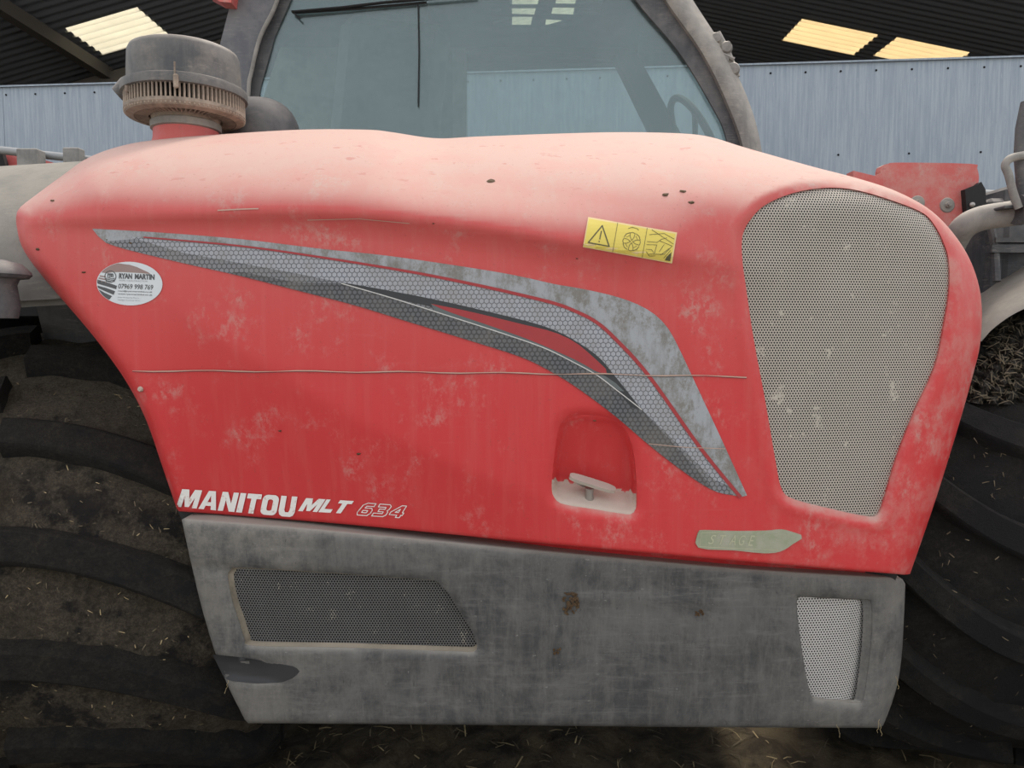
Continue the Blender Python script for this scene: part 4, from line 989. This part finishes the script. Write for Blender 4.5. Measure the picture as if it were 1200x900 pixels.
for x, y, r in ((838, 46, .020), (850, 57, .022), (848, 72, .017), (858, 82, .024)):
    mb.lathe([(.0005, .02), (r*.7, .018), (r, .006), (r, -.02)], PV(x, y, YC+.04), 14, axis='Y')
mb.tube([PV(838, 40, YC+.05), PV(848, 62, YC+.05), PV(862, 92, YC+.05)], [.018, .022, .016], 10); mb.tube([PV(855, 50, YC+.03), PV(843, 62, YC+.03), PV(860, 70, YC+.03)], .008, 8)
o = auto_smooth(mb.build('lamp_bracket', M['pipe'], TH)); tag(o, 'grey hinge bracket on the right cab pillar')
slab('roof_trim', [(238, -30), (275, -30), (271, 3), (258, 2), (243, -6)], YC-.05, .05, M['red_frame'], TH)

# ---- things to the right of the bonnet
YB = .55
plate = [(1032, 200), (1040, 192), (1060, 190.5), (1138, 192), (1145, 197), (1147, 212), (1140, 226), (1128, 230), (1130, 262), (1120, 300), (1040, 300), (1034, 240)]
slab('boom_plate', spline(plate, 3, True), YB, .03, M['red_frame'], TH, 20)['label'] = 'red bolted steel plate right of the bonnet'
slab('bonnet_tail', [(1000, 200), (1025, 206), (1034, 202), (1036, 222), (1000, 220)], YB-.02, .04, M['red_frame'], TH)
for (x, y) in ((1075, 238), (1110, 240.5)):
    mb = MB(); p = PV(x, y, YB); mb.lathe([(.0005, .010), (.007, .010), (.009, .004), (.0175, .003), (.0195, .001), (.021, -.002)], p, 20, axis='Y'); mb.lathe([(.0005, .016), (.0045, .016), (.0048, .008)], p, 6, axis='Y')
    auto_smooth(mb.build('bolt', M['pipe'], TH))
slab('bracket', [(1131, 222), (1146, 216), (1150, 213), (1155, 222), (1157, 262), (1148, 270), (1134, 262)], YB-.02, .05, M['black'], TH)
mb = MB(); mb.lathe([(.0005, .006), (.006, .005), (.007, 0)], PV(1139, 240, YB-.022), 12, axis='Y'); mb.build('bolt', M['steel'], TH, True)
mb = MB(); mb.tube([PV(x, y, d) for x, y, d in spline([(1112, 300, .52), (1118, 284, .48), (1130, 266, .44), (1150, 256, .42), (1180, 251, .40), (1215, 246, .38), (1270, 240, .36)], 6)], .0305, 20)
o = auto_smooth(mb.build('exhaust_pipe', M['pipe'], TH)); tag(o, 'thick dusty grey bent pipe at the right edge')
mb = MB(); mb.tube([PV(1192, 246, .36), PV(1198, 246, .36)], .036, 20); mb.box(PV(1183, 243, .37), (.055, .05, .008), Matrix.Rotation(-.1, 3, 'Y'), 0, .002); auto_smooth(mb.build('pipe_clamp', M['dark_plastic'], TH))
mb = MB(); mb.tube([PV(x, y, .34) for x, y in spline([(1194, 244), (1188, 228), (1182, 205), (1178, 194), (1184, 186), (1200, 182), (1220, 181)], 5)], [.0095]*31, 12, sq=.8)
o = auto_smooth(mb.build('grab_handle', M['pipe'], TH)); tag(o, 'grey bent grab handle above the pipe')
mb = MB(); mb.tube([PV(x, y, .36) for x, y in ((1205, 120), (1200, 150), (1198, 182), (1200, 235))], [.016, .018, .018, .014], 12); auto_smooth(mb.build('mirror_stem', M['dark_plastic'], TH))
mb = MB(); mb.box(PV(1200, 300, .7), (.30, .3, .34), None, 0, .01); mb.box(PV(1160, 310, .62), (.09, .12, .34), None, 0, .01); mb.box(PV(1190, 282, .52), (.12, .03, .012)); mb.box(PV(1190, 292, .52), (.14, .03, .02))
mb.tube([PV(1160, 260, .52), PV(1166, 290, .52), PV(1168, 330, .50)], .010, 8)
o = mb.build('front_frame', M['dark_plastic'], TH); tag(o, 'dark frame members between bonnet and right mudguard')
def fr(x, y):
    e = interp(x, [1130, 1150, 1200, 1260, 1420], [372, 345, 306, 276, 245]); return .28+.32*np.clip(1-(y-e)/70, 0, 1)**1.8
o = slab('mudguard', spline([(1138, 398), (1140, 372), (1152, 346), (1174, 324), (1200, 306), (1260, 276), (1420, 245), (1420, 330), (1260, 344), (1200, 362), (1165, 384), (1148, 402)], 4, True), fr, .03, M['fender'], TH, 8, smooth=True)
o['label'] = 'light grey dusty mudguard at the right edge'
mb = MB(); mb.box(PV(1112, 664, .2), (.01, .02, .01)); 

# ---- left mudguard (quarter round over the wheel), lamp and inner plate
mb = MB(); nA = 26; prof = []
for k in range(nA+1):
    a = math.radians(95-82*k/nA); prof.append((.68-.56*math.cos(math.radians(90)-a)*0-.56*math.sin(math.radians(90)-a) if False else .68-.56*math.cos(a), 1.165+.505*math.sin(a)))
prof = [(.66+.10, 1.665)]+[(.66-.56*math.sin(t), 1.165+.50*math.cos(t)) for t in np.linspace(0, 1.36, nA)]
v = []; f = []
xsL = np.linspace(-1.75, -.80, 20)
for x in xsL:
    dz = -.06*max(0, -.88-x); rx = max(0, (x+.84)/.04)
    for (y_, z_) in prof: v.append((x, y_+.02*rx, z_+dz-.02*rx))
m_ = len(prof); f = [(i*m_+k, i*m_+k+1, (i+1)*m_+k+1, (i+1)*m_+k) for i in range(len(xsL)-1) for k in range(m_-1)]
f = [q_[::-1] for q_ in f]
mb.add(v, f); mb.add([(a, b+.02*1, c-.012) for a, b, c in v], [q_[::-1] for q_ in f])
# end skirt facing the bonnet
e = [(xsL[-1], y_, z_) for y_, z_ in prof]; mb.add(e+[(xsL[-1]+.002, y_+.35, z_-.3) for _, y_, z_ in e], [(k, k+1, m_+k+1, m_+k) for k in range(m_-1)])
o = auto_smooth(mb.build('mudguard', M['fender'], TH), 50); tag(o, 'big rounded grey mudguard over the left wheel')
slab('mudguard_liner', [(-200, 230), (150, 230), (260, 420), (270, 900), (-200, 900)], 1.3, .03, M['shade'], TH)
slab('mudguard_liner', [(40, 255), (110, 250), (190, 340), (230, 520), (190, 560), (120, 470), (60, 430), (40, 350)], .42, .03, M['dark_plastic'], TH, 30)
mb = MB(); c = PV(-12, 322, .02); prof = [(.0005, .030), (.03, .029), (.055, .022), (.070, .006), (.072, .0), (.066, -.006), (.05, -.008), (.045, -.02), (.05, -.06), (.045, -.085)]
mb.lathe([(r, z) for r, z in prof][::-1], c, 36); o = auto_smooth(mb.build('marker_lamp', M['dark_plastic'], TH)); tag(o, 'grey capped lamp poking in at the left edge')

# ---- wheels: ribbed tractor tyres, each lug a piece of its own
def tyre(cx, cy, cz, yaw, mt, ml, label, sgn=1, phase=0.0, R=.62, W=.52, a0=(-.13, -.10), sweep=21, rev=1):
    Rm = Matrix.Rotation(yaw, 3, 'Z'); C = Vector((cx, cy, cz)); Rc = R-.048; hw = W/2
    prof = [(-.62*hw, .30), (-.82*hw, .33), (-.97*hw, .40), (-1.0*hw, .47), (-.96*hw, Rc-.045), (-.86*hw, Rc-.014), (-.5*hw, Rc), (0, Rc+.008), (.5*hw, Rc), (.86*hw, Rc-.014), (.96*hw, Rc-.045), (1.0*hw, .47), (.97*hw, .40), (.82*hw, .33), (.62*hw, .30)]
    pr = spline(prof, 3); mb = MB(); n = 128; v = []
    for a_, r_ in pr:
        for k in range(n):
            t = 2*math.pi*k/n; rr = r_+(.004*math.sin(t*31+a_*40)+.003*math.sin(t*57-a_*90) if abs(a_) < .9*hw else 0)
            v.append(C+Rm@Vector((a_, rr*math.cos(t), rr*math.sin(t))))
    N_ = len(pr); f = [(i*n+k, (i+1)*n+k, (i+1)*n+(k+1) % n, i*n+(k+1) % n) for i in range(N_-1) for k in range(n)]
    f = [q[::-1] for q in f]
    mb.add(v, f); T = mb.build('tyre', mt, TH, True); tag(T, label)
    # one lug per side as a mesh about the axle, then copied round the tyre
    for side in (1, -1):
        st = 12; vv = []
        for i in range(st+1):
            t = i/st; s0_ = a0[0] if side > 0 else -a0[1]; e_ = s0_+(hw+.012-s0_)*min(1, t*1.12); a_ = e_*side
            th0 = rev*math.radians(sweep*(min(t*1.12, 1)**1.7)); wv = math.radians(3.2+.9*t)
            top_r = R-.002 if t < .80 else R-.002-.11*((t-.80)/.2)**1.3; a2 = a_+(.004*side if t > .8 else 0)
            bot = top_r-.058 if t < .8 else top_r-.05; a3 = a2-(.03*side if t > .8 else 0)
            for (aa, rr, dth) in ((a3, bot, -wv*1.35), (a2, top_r-.006, -wv), (a2, top_r, -wv*.8), (a2, top_r, wv*.8), (a2, top_r-.006, wv), (a3, bot, wv*1.35)):
                an = th0+dth; vv.append((aa, -rr*math.cos(an), -rr*math.sin(an)*1.0))
        k_ = 6; ff = [(i*k_+j, i*k_+j+1, (i+1)*k_+j+1, (i+1)*k_+j) for i in range(st) for j in range(k_-1)]
        ff += [tuple(range(k_))[::-1], tuple(st*k_+j for j in range(k_))]
        if side < 0: ff = [q[::-1] for q in ff]
        me = bpy.data.meshes.new('tread_lug'); me.from_pydata(vv, [], ff); me.update(); me.materials.append(ml); me.polygons.foreach_set('use_smooth', [True]*len(ff))
        try: me.set_sharp_from_angle(angle=math.radians(40))
        except Exception: pass
        NL = 16
        for k in range(NL):
            o = link(bpy.data.objects.new('tread_lug', me)); o.parent = T
            ang = 2*math.pi*(k+phase+(0 if side > 0 else .5))/NL
            o.matrix_local = Matrix.Translation(C)@Rm.to_4x4()@Matrix.Rotation(ang, 4, 'X')
    mb = MB(); mb.lathe([(.06, .10), (.10, .06), (.22, .04), (.28, .10), (.31, .16), (.325, .17), (.31, .15), (.30, -.15), (.325, -.17)], C, 40, axis='X', R=Rm); auto_smooth(mb.build('wheel_rim', M['red_frame'], TH))
    return T, C, Rm
TL_, CL, RL = tyre(-1.05, .60, .62, math.radians(14), M['mud_tyre'], M['mud_lug'], 'muddy tractor tyre turned tread outwards, left of the bonnet', phase=.35, W=.76, a0=(-.14, -.16))
TR_, CR_, RR_ = tyre(1.235, .72, .63, math.radians(-16), M['mud_dark'], M['mud_lug_dark'], 'tractor tyre coloured dark for the shade it stands in, right of the bonnet', phase=.1, W=.60, a0=(.16, .12), sweep=30, rev=-1)
def straw_on(name, parent, pts, mats, label, L=(.006, .022), w=.0012, spread=1.0):
    mb = MB()
    for (p, nrm) in pts:
        p = Vector(p); nrm = Vector(nrm).normalized(); t = nrm.orthogonal().normalized(); t.rotate(Matrix.Rotation(random.random()*6.28, 3, nrm))
        t = (t+nrm*random.uniform(-.1, .25)).normalized(); l = random.uniform(*L)/2; s_ = nrm.cross(t).normalized()*w*random.uniform(.6, 1.4); p = p+nrm*.002
        bend = nrm*random.uniform(0, l*.3)
        mb.add([p-t*l-s_, p-s_+bend, p+t*l-s_*.5, p+t*l+s_*.5, p+s_+bend, p-t*l+s_], [(0, 1, 4, 5), (1, 2, 3, 4)], random.randrange(len(mats)))
    o = mesh_obj(name, mb.v, mb.f, mats, parent, False, mb.m); tag(o, label, kind='stuff'); return o
def tyre_pts(C, Rm, n, t0, t1, R=.578, hw=.24):
    out = []
    for i in range(n):
        a = random.uniform(-hw, hw); t = math.radians(random.uniform(t0, t1)); nr = Rm@Vector((0, -math.cos(t), math.sin(t)))
        out.append((C+Rm@Vector((a, -R*math.cos(t), R*math.sin(t))), nr))
    return out
straw_on('straw_bits', TL_, tyre_pts(CL, RL, 520, -50, 75), [M['straw'], M['straw_dark'], M['straw_dark']], 'short straw bits stuck in the mud', (.004, .014), .0008)
straw_on('straw_bits', TR_, tyre_pts(CR_, RR_, 160, -50, 40)+tyre_pts(CR_, RR_, 60, -50, 40, .62), [M['straw_dark'], M['straw_dark'], M['clod']], 'short straw bits stuck to the dark tread', (.004, .016), .0008)
# straw and muck lying on top of the right tyre
pts = []
for i in range(2600):
    px_ = random.uniform(1126, 1260); up_ = interp(px_, [1120, 1150, 1200, 1260], [440, 395, 362, 342]); py_ = random.uniform(up_, up_+105-max(0, (1150-px_))*.8); t = (py_-up_)/105
    pts.append((PV(px_, py_, .46-.2*t+random.uniform(0, .03)), (random.uniform(-.3, .3), -.6, .8)))
muck = [(1132, 470), (1134, 425), (1150, 392), (1200, 358), (1270, 338), (1420, 330), (1420, 480), (1270, 476), (1200, 474), (1150, 474)]
M['muck'] = mat_mud('caked_muck', (.11, .10, .088), (.20, .185, .16), (.05, .045, .04), 22, 1.0)
def mkd(x, y):
    return .30+.0*x+.015*np.sin(x*.35+y*.2)+.012*np.sin(y*.5-x*.17)+.20*np.clip(1-(y-interp(x, [1120, 1150, 1200, 1260], [440, 395, 362, 342]))/80, 0, 1)**2
o = sheet(muck, [], mkd, 5, wall=.15).build('caked_muck', M['muck'], TH, True); tag(o, 'grey brown muck caked on top of the right tyre')
pts = [(PV(a, b, float(mkd(a, b))-.003), (random.uniform(-.4, .4), -.8, .6)) for a, b in [(random.uniform(1136, 1230), random.uniform(372, 472)) for _ in range(700)] if inside(muck, np.array([a]), np.array([b]))[0]]
straw_on('straw_bits', o, pts, [M['straw_dark'], M['muck'], M['straw_dark']], 'matted straw on the muck', (.012, .035), .0010)

# ================================================================== OTHER THINGS IN THE YARD
# muck heap and loose straw on the ground
def heap(cx, cy, rx, ry, h, nseg, name, label, seed):
    rg = np.random.default_rng(seed); n = 40; v = []
    for j in range(n+1):
        for i in range(n+1):
            u = i/n*2-1; w = j/n*2-1; r = math.hypot(u, w); z = h*max(0, 1-r*r)
            k = math.sin(u*9+seed)*math.cos(w*8)*.22+math.sin(u*21+w*17)*.13+rg.normal(0, .05)
            v.append((cx+u*rx, cy+w*ry, z*(1+k)-.015))
    f = [(j*(n+1)+i, j*(n+1)+i+1, (j+1)*(n+1)+i+1, (j+1)*(n+1)+i) for j in range(n) for i in range(n)]
    o = mesh_obj(name, v, f, M['clod'], None, True); tag(o, label, 'muck heap'); return o
hp = P(1065, 850, .75); heap(float(hp[0])+.0, 1.62, .34, .36, .34, 1, 'muck_heap', 'brown muck and straw heap behind the lower right corner of the panel', 3)
pts = []
for i in range(5200):
    x = random.uniform(-1.6, 1.8); y = random.uniform(-.3, 2.6); z = float(ground_z(np.array(x), np.array(y)))+.004; pts.append(((x, y, z), (random.gauss(0, .2), random.gauss(0, .2), 1)))
o = straw_on('loose_straw', FLOOR, pts, [M['straw'], M['straw_dark'], M['straw_dark']], 'loose straw scattered on the muddy ground below the machine', (.015, .06), .0016)
# behind the left mudguard: rails, posts and a red implement
mb = MB(); mb.tube([PV(-160, 163, 2.6), PV(0, 176, 2.6), PV(130, 190, 2.6), PV(260, 204, 2.6)], .021, 12)
for x_, y_ in ((-150, 164), (235, 201)): q_ = PV(x_, y_, 2.6); mb.tube([q_, Vector((q_.x, q_.y, 0))], .026, 12)
tag(auto_smooth(mb.build('gate_rail', M['galv_tube'])), 'pale galvanised tube rail seen above the left mudguard', 'rail')
mb = MB(); mb.tube([PV(1100, 226, 2.6), PV(1200, 230, 2.6), PV(1330, 235, 2.6)], .026, 12)
for x_, y_ in ((1104, 226), (1326, 235)): q_ = PV(x_, y_, 2.6); mb.tube([q_, Vector((q_.x, q_.y, 0))], .030, 12)
tag(auto_smooth(mb.build('gate_rail', M['galv_tube'])), 'pale tube rail seen between the red plate and the pipe at right', 'rail')
for (x0, x1, yt, lb) in ((20, 44, 174, 'wide grey weathered post stub above the left mudguard'), (73, 92, 172.5, 'narrow grey weathered post stub nearer the red bonnet')):
    a = PV(x0, yt, 2.5); b = PV(x1, yt, 2.5); mb = MB(); w = b.x-a.x; mb.box(((a.x+b.x)/2, 2.53, a.z/2), (w, w*.8, a.z), None, 0, .006)
    tag(mb.build('wooden_post', M['wood']), lb, 'post')
IM = thing('red_implement', 'red painted farm implement frame half hidden behind the left mudguard', 'implement', (-1.9, 2.8, 0))
slab('red_beam', [(-60, 172), (2, 177), (40, 184), (64, 191), (64, 215), (-60, 215)], 2.75, .08, M['red_frame'], IM)
slab('black_strut', [(-6, 182), (2, 178), (8, 200), (2, 215), (-8, 215)], 2.7, .03, M['black'], IM)
mb = MB(); mb.box((-1.9, 2.79, .8), (.10, .08, 1.6)); mb.build('leg', M['red_frame'], IM)
